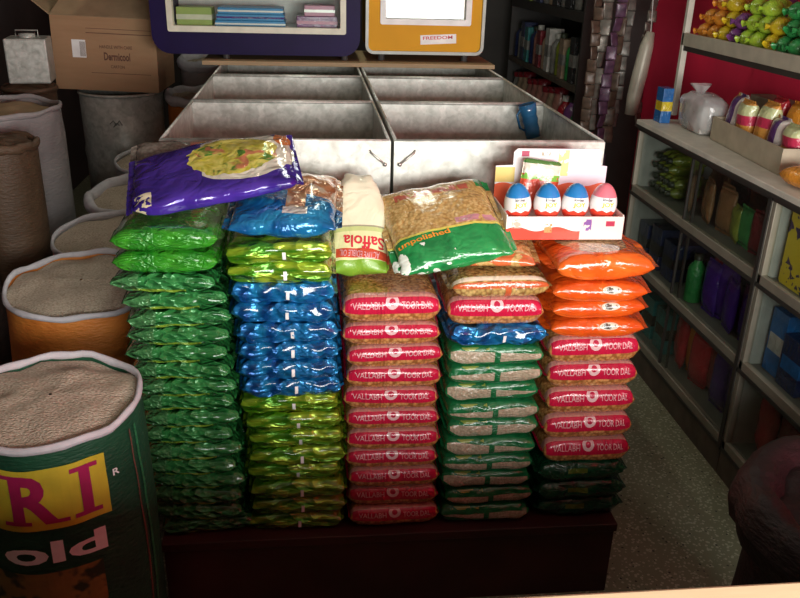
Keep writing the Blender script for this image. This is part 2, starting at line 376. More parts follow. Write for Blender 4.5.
plain('aluminium', (.33, .30, .235), .45, .35, var=.15, scale=12); plain('dark_frame', (.035, .03, .026), .5)
plain('laminate_beige', (.46, .42, .33), .5); plain('laminate_pale', (.60, .57, .49), .5); plain('cabinet_shelf', (.13, .125, .11), .5); plain('cabinet_inside', (.36, .36, .33), .6); plain('cabinet_back', (.10, .09, .08), .7)
plain('case_purple', (.010, .003, .048), .5, spec=.15, var=.2, scale=5); plain('case_yellow', (.72, .34, .006), .5, spec=.15, var=.08, scale=5); plain('case_cream', (.70, .69, .55), .5)
plain('case_white', (.85, .85, .84), .5); plain('case_grey', (.20, .20, .18), .4, .4)
plain('blue_plastic', (.02, .12, .26), .25, coat=.5); plain('mint', (.35, .45, .12), .5); plain('sky_blue', (.03, .25, .55), .4); plain('rose', (.62, .28, .42), .4)
plain('shelf_wood', (.10, .075, .055), .6, var=.3); plain('shelf_dark', (.045, .04, .036), .6)
for k, c in dict(g_purple=(.055, .015, .20), g_red=(.42, .02, .03), g_darkred=(.20, .012, .02), g_green=(.03, .24, .06), g_olive=(.20, .24, .03), g_brown=(.20, .10, .04),
                 g_blue=(.02, .13, .38), g_yellow=(.62, .46, .02), g_grey=(.22, .21, .19), g_white=(.52, .50, .46), g_orange=(.66, .26, .03), g_navy=(.02, .03, .09),
                 g_tan=(.34, .24, .16), g_pinkish=(.34, .15, .12), g_teal=(.02, .20, .20), g_black=(.02, .02, .02), g_violet=(.20, .06, .22)).items(): film(k, tuple(x*.8 for x in c), tuple(x*1.2 for x in c), .25, 0, .004, 26, .4)
plain('cap_dark', (.03, .035, .02), .4); plain('egg_white', (.85, .84, .82), .3, coat=.5, var=.03); plain('egg_blue', (.02, .22, .55), .3, coat=.5); plain('egg_red', (.78, .06, .03), .3, coat=.5); plain('egg_pinkcap', (.80, .20, .25), .3, coat=.5)

# ------------------------------------------------------------ the setting
struct(box('floor', 'terrazzo', None, -1.2, 2.06, -.4, 6.0, -.06, 0))
struct(box('ceiling', 'ceiling_paint', None, -1.2, 2.06, -.4, 6.0, 2.55, 2.61))
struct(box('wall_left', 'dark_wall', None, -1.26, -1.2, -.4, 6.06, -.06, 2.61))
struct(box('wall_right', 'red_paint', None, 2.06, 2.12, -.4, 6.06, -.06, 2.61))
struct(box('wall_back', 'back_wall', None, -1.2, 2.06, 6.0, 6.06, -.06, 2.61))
wf = MB().box(-1.26, 2.12, -.40, -.36, 1.47, 2.61).box(-1.26, .29, -.40, -.36, -.06, 1.47).box(1.91, 2.12, -.40, -.36, -.06, 1.47).box(.29, 1.91, -.40, -.36, -.06, .90)
struct(build(wf, 'wall_front', 'cream_paint'))

t = thing('added_ceiling_lamp', 'added tube lamp, out of view, on the ceiling above the bins', 'lamp', (FILL_POS[0], FILL_POS[1], 2.55))  # housing made up for the added ambient light
box('fitting', 'case_white', t, -.035, .035, -.62, .62, -.045, 0, .004)
m = Mat('fill_lamp_glow', .4); m.color((.9, .9, .85)); m.p.inputs['Emission Color'].default_value = (.93, 1, .82, 1); m.p.inputs['Emission Strength'].default_value = 3; M['fill_lamp_glow'] = m.m
build(MB().tube([(0, -.6, -.062), (0, .6, -.062)], .014, 12), 'tube', 'fill_lamp_glow', t, smooth=True)
for y_ in (-.6, .6): box('tube_holder', 'case_white', t, -.016, .016, y_-.012, y_+.012, -.08, -.045)
# service counter in front of the camera
t = thing('service_counter', 'pale wooden counter edge along the bottom of the picture', 'counter', (.5, .35, 0))
box('counter_top', 'pale_wood', t, -1.2, 1.1, -.25, .225, .87, .90, .004)
box('front_panel', 'maroon_wood', t, -1.15, 1.05, .16, .18, 0, .87)
box('side_panel', 'maroon_wood', t, -1.15, -1.13, -.22, .16, 0, .87); box('side_panel', 'maroon_wood', t, 1.03, 1.05, -.22, .16, 0, .87)

# ------------------------------------------------------------ platform and galvanised bins
W, YF, D, ZR, ZP = 1.07, 1.92, .5628, 1.0436, .21
t = thing('wooden_platform', 'dark maroon wooden platform under the bins and stacked packs', 'platform', (W/2, 1.516, 0))
box('top_board', 'maroon_wood', t, -W/2, W/2, 0, 2.12, ZP-.022, ZP, .002)
box('front_panel', 'maroon_wood', t, -W/2+.004, W/2-.004, .008, .028, 0, ZP-.022)
for x in (-W/2+.004, W/2-.024): box('side_panel', 'maroon_wood', t, x, x+.02, .028, 2.12, 0, ZP-.022)
XM = .5095*W
POSW = [('front', 0), ('middle', 1), ('back', 2)]
for rn, r in POSW:
    for sn, x0, x1 in (('left', 0, XM-.004), ('right', XM+.004, W)):
        y0 = YF+r*D; y1 = y0+D-.004; w = x1-x0; dd = y1-y0
        t = thing('grain_bin', f'open galvanised metal bin, {sn} one of the {rn} pair', 'bin', (x0, y0, ZP), group='galvanised bins in two columns')
        H = ZR-ZP; th = .003
        box('front_panel', 'galvanised', t, 0, w, 0, th, 0, H); box('back_panel', 'galvanised', t, 0, w, dd-th, dd, 0, H)
        box('side_panel', 'galvanised', t, 0, th, th, dd-th, 0, H); box('side_panel', 'galvanised', t, w-th, w, th, dd-th, 0, H)
        box('base', 'galvanised', t, th, w-th, th, dd-th, 0, .02)
        rim = MB(); k = .0045
        rim.tube([(k, k, H), (w-k, k, H)], k, 6).tube([(w-k, k, H), (w-k, dd-k, H)], k, 6).tube([(w-k, dd-k, H), (k, dd-k, H)], k, 6).tube([(k, dd-k, H), (k, k, H)], k, 6)
        build(rim, 'rim', 'galvanised', t, smooth=True)
        if r == 0:
            s = -1 if sn == 'left' else 1; hx = w-.014 if s < 0 else .014
            build(MB().tube([(hx, -.004, H-.055), (hx+s*.015, -.007, H-.042), (hx+s*.034, -.007, H-.026), (hx+s*.036, -.001, H-.022)], .0028, 6), 'wire_handle', 'wire', t, smooth=True)
            build(MB().tube([(hx, 0, H-.055), (hx, -.008, H-.055)], .005, 8), 'rivet', 'wire', t, smooth=True)

# ------------------------------------------------------------ packs
class Pack:
    def __init__(s, w, l, t, seed, n=3.0, p=5, wr=.003, fr=16, taper=0, brick=False):
        s.brick, s.fr = brick, fr; s.w, s.l, s.t, s.seed, s.n, s.p, s.wr, s.taper = w, l, t, seed, n, p, wr, taper
        s.NR = 44; s.arc = []
        pts = [s.raw(0, 2*pi*i/s.NR) for i in range(s.NR+1)]; L = [0]
        for i in range(s.NR): L.append(L[-1]+math.hypot(pts[i+1][0]-pts[i][0], pts[i+1][1]-pts[i][1]))
        mid = L[s.NR//2]; s.V = [-(x-mid)/(t/2) for x in L]          # theta: 0 back, pi/2 top, pi front, 3pi/2 bottom -> + is up
    def raw(s, u, th):
        h = s.t/2*max(0, 1-abs(u)**s.p)**.5; h = max(h, .0016); a = s.l/2*(1-.05*abs(u)**6)
        if s.brick:                                     # flat top and bottom, full rounded front and back edge
            th %= 2*pi; sy = 1 if (th < pi/2 or th > 1.5*pi) else -1; sz_ = 1 if th < pi else -1
            q = abs(cos(th)); q = abs(((th % pi)/(pi/2))-1); k = min(s.t*.42, a*.4)  # q: 0 top middle .. 1 edge middle
            if q < .5: return sy*(a-k)*q/.5, sz_*h
            f = (q-.5)*pi; return sy*((a-k)+k*sin(f)**(2/s.n)), sz_*h*max(0, cos(f))**(2/s.n)
        cy, sz = cos(th), sin(th)
        return a*math.copysign(abs(cy)**(2/s.n), cy), h*math.copysign(abs(sz)**(2/s.n), sz)
    def P(s, u, th, off=0):
        y, z = s.raw(u, th); x = u*s.w/2
        if s.taper: x *= 1-s.taper*max(0, y/(s.l/2))**2
        q = Vector((x*s.fr+s.seed*7.3, y*s.fr, z*s.fr*1.4)); dn = noise.noise(q)+.6*noise.noise(q*2.3)
        fold = noise.noise(Vector((y*70, z*90, s.seed*3.1)))*abs(u)**3*1.6
        g = s.wr*(dn+fold); r = math.hypot(y/(s.l/2), z/(s.t/2)) or 1
        ny, nz = cos(th), sin(th)
        y += ny*(g+off); z += nz*(g*.8)
        lim = s.t/2*.985; z = max(-lim, min(lim, z)); z += nz*off
        return Vector((x+noise.noise(Vector((y*30, s.seed, th)))*.002, y, z))
    def theta(s, v):
        for i in range(s.NR):
            if s.V[i] >= v >= s.V[i+1]:
                f = (s.V[i]-v)/max(1e-9, s.V[i]-s.V[i+1]); return 2*pi*(i+f)/s.NR
        return pi
    def decal(s, off=.0008): return lambda x, v: s.P(x/(s.w/2), s.theta(v), off)
    def mesh(s, name, mat, ns=27):
        us = [sin(pi/2*(-1+2*i/(ns-1)))*.65+.35*(-1+2*i/(ns-1)) for i in range(ns)]
        vs = [s.P(u, 2*pi*j/s.NR) for u in us for j in range(s.NR)]
        n = s.NR; fs = [(i*n+j, i*n+(j+1) % n, (i+1)*n+(j+1) % n, (i+1)*n+j) for i in range(ns-1) for j in range(n)]
        fs += [tuple(range(n)), tuple((ns-1)*n+j for j in reversed(range(n)))]
        me = bpy.data.meshes.new(name); me.from_pydata([tuple(v) for v in vs], [], fs)
        uv = me.uv_layers.new(name='UVMap'); k = 0
        for f in fs:
            js = [vi % n for vi in f]; wrap = (n-1 in js and 0 in js)
            for vi in f:
                j = vi % n; uv.data[k].uv = (us[vi//n], s.V[n] if (wrap and j == 0 and len(f) == 4) else s.V[j]); k += 1
        bm = bmesh.new(); bm.from_mesh(me); bmesh.ops.recalc_face_normals(bm, faces=bm.faces); bm.to_mesh(me); bm.free()
        me.polygons.foreach_set('use_smooth', [True]*len(me.polygons)); me.materials.append(M[mat]); return me
    def seal(s, name, mat, side, ln=.014, point=0):
        """crimped flat end of the pouch"""
        a = s.l/2*.95; x0 = side*s.w/2*.992
        def fn(i, j):
            y = -a+2*a*j; k = 1 if not point else (1-abs(2*j-1)*.75)
            if s.taper: xx = x0*(1-s.taper*max(0, y/(s.l/2))**2)
            else: xx = x0
            return Vector((xx+side*(ln+point*k)*i, y*(1-.05*i), .0012*sin(y*420)+noise.noise(Vector((y*14, s.seed, i*2)))*.006*i-.002*i))
        mb = MB().grid(fn, 4, 24); me = mb.mesh(name, mat, True); return me

def white_mark(pk, u0, u1, v0, v1): return patch(MB(), pk.decal(.001), u0*pk.w/2, u1*pk.w/2, v0, v1, 5, 4).mesh('white_mark', 'ink_white', True)
KIND = {}
def kind(key, mat, w, l, t, wr, n=3.0, p=5, variants=3, seal=.014, point=0, deco=None, seal_mat=None, fr=16):
    out = []
    for i in range(variants):
        pk = Pack(w, l, t, hash_(key)+i, n, p, wr, fr, brick=True); parts = [('pouch', pk.mesh(key+'_pouch', mat, 41 if fr > 20 else 29))]
        if seal: parts += [('end_seal', pk.seal(key+'_seal', seal_mat or mat, sd, seal, point)) for sd in (-1, 1)]
        if deco: parts += deco(pk, i)
        out.append(parts)
    KIND[key] = out
def hash_(s): return sum(ord(c)*(i+1) for i, c in enumerate(s)) % 97
def mark_deco(pk, i): return [('white_mark', white_mark(pk, .06, .125, -.5, .25))]
def pink_deco(pk, i):
    fn = pk.decal(.0009)
    return [('brand_word', word(MB(), 'VALLABH', fn, -.084, -.020, .14, .64, .005).mesh('brand_word', 'ink_pink')), ('product_word', word(MB(), 'TOOR DAL', fn, .020, .084, .14, .64, .005).mesh('product_word', 'ink_pink'))]
kind('green', 'pack_green', .206, .32, .040, .0045, 2.2, 3, 5, .005, fr=24)
kind('greenbright', 'pack_green_bright', .206, .32, .048, .0045, 2.2, 3, 1, .005, fr=24)
kind('blue', 'pack_blue', .212, .32, .0435, .0065, 2.3, 10, 5, .008, deco=mark_deco, fr=30)
kind('lime', 'pack_lime', .212, .32, .0435, .0060, 2.3, 10, 5, .008, deco=mark_deco, fr=24)
kind('pink', 'pack_pink', .208, .31, .0515, .0024, 2.4, 8, 4, .005, deco=pink_deco)
kind('pinkthick', 'pack_pink', .208, .31, .0650, .0028, 2.2, 7, 1, .005, deco=pink_deco)
kind('pinkmid', 'pack_pink', .208, .31, .0640, .0024, 2.4, 8, 4, .005, deco=pink_deco)
kind('beige', 'pack_green_beige', .210, .31, .0465, .0042, 2.4, 9, 4, .006, fr=24)
kind('dark', 'pack_dark_green', .208, .31, .052, .0050, 2.2, 5, 3, .010, fr=26)
kind('orange', 'pack_orange', .208, .31, .043, .0032, 2.2, 3.5, 3, .008, .022)
kind('orangetop', 'pack_orange_top', .215, .31, .062, .0035, 2.2, 3, 1, .008, .026)
kind('spice', 'pack_spice', .21, .30, .050, .003, 2.2, 5, 1, .010)
def place_pack(key, i, loc, rot, label, group, cat='food pack', name='grain_pack'):
    t = thing(name, label, cat, loc, rot, group)
    for nm, me in KIND[key][i % len(KIND[key])]: link(nm, me, t)
    return t
DESC = dict(green='glossy green plastic pack', greenbright='bright green pack', blue='blue foil pack', lime='lime green foil pack', pink='pink-banded lentil pack',
            pinkthick='plump pink-banded lentil pack', pinkmid='pink-banded lentil pack', beige='green and beige rice pack', dark='dark green pack', orange='orange pack', orangetop='plump orange pack with grain window', spice='brown spice pack with red band')
def column(seq, xfn, yc, z0, stack, group):
    """seq listed from the bottom up: (kind, thickness)"""
    z = z0; n = len(seq); topcount = {}
    total = {}
    for k, t_ in seq: total[DESC[k]] = total.get(DESC[k], 0)+1
    seen = {}
    for i, (k, t_) in enumerate(seq):
        d = DESC[k]; seen[d] = seen.get(d, 0)+1; o = total[d]-seen[d]
        lab = f'{d} in {stack}' if total[d] == 1 else f'{d}, {ORD[o]} such from the top in {stack}'
        j = 2.2 if k == 'green' else 1
        place_pack(k, rnd.randrange(9), (xfn(i/(n-1))+j*rnd.uniform(-.004, .004), yc+rnd.uniform(-.006, .006), z+t_/2), (0, RAD(rnd.uniform(-.8, .8)), j*RAD(rnd.uniform(-2, 2))), lab, group)
        z += t_
    return z
zt1 = column([('green', .0400)]*16+[('greenbright', .0485)]*2, lambda f: .090-.033*max(0, f-.1), 1.706, ZP, 'the leftmost stack', 'packs in the leftmost stack')
zt2 = column([('lime', .044)]*8+[('blue', .044)]*6+[('lime', .044)]*2, lambda f: .309-.028*f*f, 1.706, ZP, 'the second stack from left', 'packs in the second stack')
zt3 = column([('pink', .0522)]*10+[('pinkthick', .0658)], lambda f: .530-.012*f, 1.699, ZP, 'the middle stack', 'packs in the middle stack')
zt4 = column([('beige', .0468)]*10+[('blue', .0435), ('pinkmid', .064), ('spice', .050)], lambda f: .752-.008*f, 1.699, ZP, 'the fourth stack from left', 'packs in the fourth stack')
zt5 = column([('dark', .0525)]*3+[('pinkmid', .0645)]*5+[('orange', .0435)]*3+[('orangetop', .062)], lambda f: .980-.014*f, 1.699, ZP, 'the rightmost stack', 'packs in the rightmost stack')

# ------------------------------------------------------------ bags lying on top of the stacks
def bag(name, label, mat, w, l, t_, loc, rot, seed, seal=.014, taper=0, n=2.6, p=3.5, wr=.006):
    pk = Pack(w, l, t_, seed, n, p, wr, taper=taper); o = thing(name, label, 'bag', loc, rot)
    link('pouch', pk.mesh(name+'_pouch', mat, 33), o)
    for sd in (-1, 1): link('end_seal', pk.seal(name+'_seal', mat, sd, seal), o)
    return o, pk
bag('grain_bag', 'clear plastic bag of brown grain behind the purple bag', 'bag_clear_brown', .17, .16, .05, (.045, 1.835, zt1+.045), (RAD(36), 0, RAD(4)), 3)
bag('pasta_bag', 'shiny purple bag with a yellow food picture on the leftmost stack', 'bag_purple', .335, .225, .055, (.145, 1.715, zt1+.072), (RAD(16), RAD(-9), RAD(5)), 5, wr=.009)
bag('snack_bag', 'blue printed bag with an orange food picture on the second stack', 'bag_blue_print', .215, .27, .066, (.297, 1.690, zt2+.044), (RAD(8), RAD(-1), RAD(-3)), 8, wr=.008)
o, pk = bag('flour_bag', 'cream and green bag with upside-down red lettering leaning on a bin', 'bag_cream', .125, .25, .066, (.454, 1.735, zt3+.100), (RAD(44), 0, RAD(-2)), 11, .004, taper=.55, wr=.010)
def topfn(pk, off=.0012):
    def fn(x, y):
        u = x/(pk.w/2); a = max(-.999, min(.999, y/(pk.l/2*(1-.05*abs(u)**6)))); th = math.acos(math.copysign(abs(a)**(pk.n/2), a)); return pk.P(u, th, off)
    return fn
fn = topfn(pk); f2 = lambda x, y: fn(.004-x, -.060+.06*x-y)          # printed upside down
a = MB(); word(a, 'Saffola', f2, -.052, .038, -.013, .016, .02); build(a, 'brand_lettering', 'ink_red', o)
f3 = lambda x, y: fn(-x, -.088+.06*x-y)
a = MB(); word(a, 'ACTIVE EDIBLE OIL', f3, -.045, .042, -.007, .007, .01); build(a, 'band_lettering', 'ink_pink', o)
bag('grain_bag', 'plain golden grain bag beneath the green-banded bag on the fourth stack', 'bag_gold_plain', .165, .21, .046, (.752, 1.690, zt4+.025), (RAD(3), RAD(1), RAD(-6)), 14, wr=.005)
o, pk = bag('grain_bag', 'golden grain bag with green band across the middle stack', 'bag_gold', .245, .255, .070, (.638, 1.690, zt3+.110), (RAD(23), RAD(-9), RAD(5)), 17, wr=.006)
fn = topfn(pk); a = MB(); word(a, 'unpolished', lambda x, y: fn(x, y+.08*x), -.115, .0, -.068, -.050, .02); build(a, 'lettering', 'ink_orange', o)

# ------------------------------------------------------------ egg display box on the rightmost stack
KX, KY, KZ = .770, 1.648, zt5+.004
t = thing('display_carton', 'white and red display carton of chocolate eggs on the rightmost stack', 'carton', (KX, KY, KZ), (0, 0, RAD(-1)))
m = Mat('carton_print', .35, coat=.3); x, y, z = m.xyz()
c = m.mix((.82, .78, .76), (.86, .82, .74), m.noise(15, 2)); c = m.mix(c, (.78, .06, .03), z < (x*70).sin()*.005+.024); c = m.mix(c, (.80, .62, .56), x > .165)
c = m.mix(c, (.40, .02, .06), x.inside(.222, .242)*z.inside(.030, .042)); c = m.mix(c, (.20, .08, .30), (x.inside(.172, .190)*z.inside(.020, .046))*(m.noise(90, 1) > .48))
c = m.mix(c, (.55, .30, .10), (x.inside(.085, .102)*z.inside(.016, .036))*(m.noise(110, 1) > .45)); c = m.mix(c, (.85, .45, .35), (x.inside(.012, .032)*z.inside(.026, .046))*(m.noise(110, 1) > .45)); m.color(c); M['carton_print'] = m.m
m = Mat('header_print', .35, coat=.3); x, y, z = m.xyz()
c = m.mix((.82, .80, .80), (.80, .66, .74), x.ramp(.10, .16)); c = m.mix(c, (.80, .12, .04), z < (x*80).sin()*.004+.085); c = m.mix(c, (.72, .55, .16), z.inside(.09, .125)*(x < .045)*(m.noise(60, 1) > .3))
c = m.mix(c, (.40, .03, .09), x.inside(.058, .076)*z.inside(.150, .163)); c = m.mix(c, (.70, .66, .25), x.inside(.145, .170)*z.inside(.105, .165)*(m.noise(60, 2) > .42))
c = m.mix(c, (.35, .30, .20), x.inside(.105, .125)*z.inside(.152, .160)*(m.noise(150, 1) > .5)); m.color(c); M['header_print'] = m.m
box('front_panel', 'carton_print', t, 0, .262, 0, .003, 0, .052); box('base', 'carton_print', t, 0, .262, .003, .15, 0, .003)
for xx in (0, .259): box('side_panel', 'carton_print', t, xx, xx+.003, .003, .15, .003, .055)
box('egg_holder', 'case_white', t, .004, .258, .004, .148, .003, .0265)
hd = MB(); prof = [(0, 0), (.262, 0), (.262, .128), (.246, .130), (.246, .160), (.240, .168), (.048, .168), (.040, .160), (.040, .130), (0, .128)]
hv = [(x_, .15, z_) for x_, z_ in prof]+[(x_, .153, z_) for x_, z_ in prof]; n = len(prof)
hd.add(hv, [tuple(range(n)), tuple(reversed(range(n, 2*n)))]+[(i, (i+1) % n, (i+1) % n+n, i+n) for i in range(n)]); build(hd, 'header_card', 'header_print', t)
HE = .088
def cz_(f): return (1-cos(pi*f))/2
def egg(i, x, tilt, capmat, lab, yy=.045):
    e = thing('chocolate_egg', lab, 'egg', (KX+x, KY+yy, KZ+.027), (0, RAD(tilt), 0), 'chocolate eggs in the display carton')
    def R_(f): return .0305*math.sqrt(max(0, 1-(2*f-1)**2))*(1-.11*(2*f-1))*.985
    def seg(a, b): return [(max(.0003, R_(cz_(a+(b-a)*k/10))), HE*cz_(a+(b-a)*k/10)) for k in range(11)]
    def wv(r, z, an): return r, z+(.0022*sin(an*9) if .028 < z < .04 else 0)
    build(MB().lathe(seg(0.0, .40), 36, wob=wv), 'lower_shell', 'egg_red', e, smooth=True); build(MB().lathe(seg(.40, .62), 36, wob=wv), 'middle_wrap', 'egg_white', e, smooth=True)
    build(MB().lathe(seg(.62, 1.0), 36), 'upper_shell', capmat, e, smooth=True)
    def sf(px, pz): f = pz/HE; r = R_(f)+.0007; an = px/.033-pi/2; return Vector((r*cos(an), r*sin(an), pz))
    build(word(MB(), 'kinder', sf, -.013, .013, .053, .060, .02), 'lettering', 'ink_black', e); build(word(MB(), 'JOY', sf, -.014, .017, .038, .051, .04), 'lettering', 'ink_yellow', e)
for i, (x, tl, cm, lab) in enumerate([(.036, -4, 'egg_blue', 'blue-capped chocolate egg, leftmost in the display carton'), (.100, 0, 'egg_blue', 'blue-capped chocolate egg, second from left in the display carton'),
                                      (.162, 2, 'egg_blue', 'blue-capped chocolate egg, third from left in the display carton'), (.226, 3, 'egg_pinkcap', 'pink-capped chocolate egg, rightmost in the display carton')]): egg(i, x, tl, cm, lab)
m = Mat('pouch_print', .25, coat=.5); x, y, z = m.xyz(); c = m.mix((.62, .05, .03), (.72, .12, .05), m.noise(30, 2)); c = m.mix(c, (.75, .66, .55), y > .016); c = m.mix(c, (.18, .45, .06), y.inside(.004, .018)*(m.noise(60, 1) > .4)); c = m.mix(c, (.8, .78, .7), y.inside(.018, .024)*(m.noise(90, 1) > .45)); c = m.mix(c, (.07, .18, .04), y > .040); m.color(c); crinkle(m, .003, 25); M['pouch_print'] = m.m
pk = Pack(.082, .098, .018, 23, 2.4, 4, .002); o = thing('sweet_pouch', 'small red pouch with a green and white stripe behind the eggs', 'pouch', (KX+.098, KY+.112, KZ+.100), (RAD(82), RAD(6), 0)); link('pouch', pk.mesh('sweet_pouch', 'pouch_print'), o)
for sd in (-1, 1): link('end_seal', pk.seal('sweet_seal', 'pouch_print', sd, .004), o)
# ------------------------------------------------------------ sacks on the left
def sack(label, x, y, r, zr, body, seed, tilt=.03, rimmat='sack_white', fill='rice', depth=.012, rimr=.007, bul=.05, name='rice_sack', cat='sack'):
    t = thing(name, label, cat, (x, y, 0)); rn = lambda a, z: noise.noise(Vector((cos(a)*1.3+seed*5, sin(a)*1.3, z*3)))
    def top(a): return tilt*sin(a)+.012*noise.noise(Vector((cos(a)*2, sin(a)*2, seed*3.)))
    def R_(r0, z, a):
        f = z/zr; return r0*(1+.035*rn(a, z)+.012*noise.noise(Vector((a*3, z*18, seed))))
    def wob(r0, z, a): return R_(r0, z, a), z+top(a)*(z/zr)
    H = [0, .01, .04, .1, .2, .3, .4, .5, .6, .7, .8, .9, .96, 1.0]
    prof = [(r*(1-.10*(1-min(1, f*12))+bul*sin(pi*f)-.02*f), f*zr) for f in H]
    build(MB().lathe(prof, 48, wob=wob, cap0=True), 'bag', body, t, smooth=True)
    # rolled-over rim
    def rim(i, j):
        a = 2*pi*j; b = 2*pi*i; rr, zz = wob(r*.98, zr, a); k = rimr*(1+.35*noise.noise(Vector((cos(a)*4, sin(a)*4, seed*2.))))
        return Vector(((rr+k*cos(b)*.8)*cos(a), (rr+k*cos(b)*.8)*sin(a), zz+k*1.15*sin(b)))
    build(MB().grid(rim, 11, 48, wrap=True), 'rolled_rim', rimmat, t, smooth=True)
    if fill:
        vs = [(0, 0)]; mb = MB()
        def g(i, j):
            a = 2*pi*j; rr, zz = wob(r*.965, zr, a); f = .02+.98*i
            return Vector((rr*f*cos(a), rr*f*sin(a), zr+(zz-zr)*f-depth+.022*(1-f*f)+.010*noise.noise(Vector((f*cos(a)*3+seed, f*sin(a)*3, 1)))))
        build(MB().grid(g, 14, 48, wrap=True), 'rice', fill, t, smooth=True)
    def surf(off=.0025):
        def fn(a, z):
            f = z/zr; base = r*(1-.10*(1-min(1, f*12))+bul*sin(pi*f)-.02*f); rr, zz = wob(base, z, a); return Vector(((rr+off)*cos(a), (rr+off)*sin(a), zz))
        return fn
    return t, surf
t, surf = sack('big green rice sack with yellow panel, nearest at left', -.138, 1.378, .163, .672, 'sack_green', 1, .012)
f1 = surf(.002); f2 = surf(.0035); dg = RAD
def skew(fn): return lambda a, z: fn(a, z)
build(patch(MB(), f1, dg(-150), dg(-45), .508, .634, 24, 8), 'yellow_panel', 'sack_yellow', t)
a = MB(); word(a, 'R', f2, dg(-103), dg(-75), .521, .624, .035); word(a, 'I', f2, dg(-62), dg(-55.5), .521, .624, .035)
for (p, q_) in ((-67, -50.5),):
    for zz in (.521, .615): patch(a, f2, dg(p), dg(q_), zz, zz+.009, 6, 2)
for (p, q_, zz) in ((-108, -92, .521), (-108, -97, .616), (-79, -70, .521)): patch(a, f2, dg(p), dg(q_), zz, zz+.008, 6, 2)
build(a, 'panel_lettering', 'ink_magenta', t)
a = MB(); word(a, 'G', f2, dg(-146), dg(-120), .436, .482, .03); word(a, 'old', f2, dg(-112), dg(-51), .436, .484, .03); build(a, 'lettering', 'ink_white', t)
build(word(MB(), 'R', f2, dg(-41), dg(-36), .580, .594, .02), 'small_mark', 'ink_white', t)
build(patch(MB(), f1, dg(-22), dg(-20.5), .03, .64, 2, 20), 'side_seam', 'ink_brown', t); build(patch(MB(), f1, dg(-16), dg(-13.5), .03, .64, 2, 20), 'side_seam', 'sack_mid', t)
m = Mat('sack_picture', .6); m.color(m.mix(m.mix((.16, .10, .03), (.34, .22, .05), m.noise(40, 2)), (.03, .05, .02), m.noise(25, 2).ramp(.52, .6))); M['sack_picture'] = m.m
build(patch(MB(), f1, dg(-125), dg(-55), .32, .415, 20, 8), 'printed_picture', 'sack_picture', t)
sack('orange rice sack, second of the open sacks from the front', -.232, 1.975, .184, .668, 'sack_orange', 2, .022)
sack('open rice sack just behind the orange rice sack', -.225, 2.375, .190, .66, 'sack_pale', 3, .02)
sack('open green rice sack, third behind the orange one, beside the bins', -.225, 2.80, .190, .66, 'sack_mid', 4, .02, rimr=.02)
sack('smaller open rice sack in front of the metal drum', -.235, 3.19, .17, .70, 'sack_pale', 5, .02)
sack('orange sack with white rim deep between bins and metal drum', -.145, 3.66, .125, .87, 'sack_orange', 6, .01, rimr=.018, bul=.02)
sack('crumpled white sack deep beside the bins under the purple case', -.135, 3.97, .115, .98, 'sack_pale', 7, .01, rimr=.022, bul=.02)
sack('tall pale sack standing at the left edge, behind the brown ones', -.69, 2.86, .20, .955, 'sack_greyish', 8, .0, rimmat='sack_greyish', fill='kraft_inside', depth=.02, rimr=.008, bul=.02, name='tall_sack')
sack('tall brown burlap sack left of the orange rice sack', -.545, 2.42, .105, .925, 'sack_burlap', 9, .0, rimmat='sack_burlap', fill='sack_burlap', depth=0, rimr=.012, bul=.02, name='burlap_sack')
sack('dark burlap sack at the very left edge of the picture', -.615, 2.18, .10, .875, 'sack_dark', 10, .0, rimmat='sack_dark', fill='sack_dark', depth=0, rimr=.012, bul=.02, name='burlap_sack')
sack('brown sack carrying the square tin at far left', -.745, 3.38, .10, .94, 'sack_burlap', 13, 0, rimmat='sack_burlap', fill='sack_burlap', depth=-.004, rimr=.010, bul=.02, name='burlap_sack')
sack('dark maroon cloth sack in the lower right corner beside the cabinet', 1.290, .98, .215, .60, 'cloth_maroon', 15, 0, rimmat='cloth_maroon', fill='cloth_maroon', depth=-.02, rimr=.05, bul=.03, name='cloth_sack')
# drum, cardboard box, tin
t = thing('metal_drum', 'round galvanised metal drum under the cardboard box', 'drum', (-.455, 3.63, 0))
build(MB().lathe([(.160, 0), (.162, .03), (.166, .30), (.170, .33), (.166, .36), (.168, .62), (.172, .65), (.168, .68), (.170, .895), (.164, .895), (.160, .68), (.156, .02), (.001, .02)], 48), 'drum_body', 'drum_metal', t, smooth=True)
build(MB().grid(lambda i, j: Vector(((.170+.006*cos(2*pi*i))*cos(2*pi*j), (.170+.006*cos(2*pi*i))*sin(2*pi*j), .895+.006*sin(2*pi*i))), 9, 48, wrap=True), 'rim', 'drum_metal', t, smooth=True)
a = MB()
for k in range(3): a.tube([(-.02+k*.014, -.1715, .785-.012*(k % 2)), (-.005+k*.012, -.1715, .800-.012*(k % 2)), (.006+k*.012, -.1705, .78)], .002, 5)
build(a, 'stamped_mark', 'case_grey', t)
BX, BY, BZ = -.478, 3.70, .912
t = thing('cardboard_box', 'open brown cardboard box on top of the metal drum', 'box', (BX, BY, BZ), (0, RAD(1.5), RAD(-3)))
bw, bd, bh = .208, .16, .285
box('front_panel', 'cardboard', t, -bw, bw, -bd, -bd+.005, 0, bh); box('back_panel', 'cardboard', t, -bw, bw, bd-.005, bd, 0, bh)
box('side_panel', 'cardboard', t, -bw, -bw+.005, -bd+.005, bd-.005, 0, bh); box('side_panel', 'cardboard', t, bw-.005, bw, -bd+.005, bd-.005, 0, bh); box('base', 'cardboard', t, -bw, bw, -bd, bd, -.004, 0)
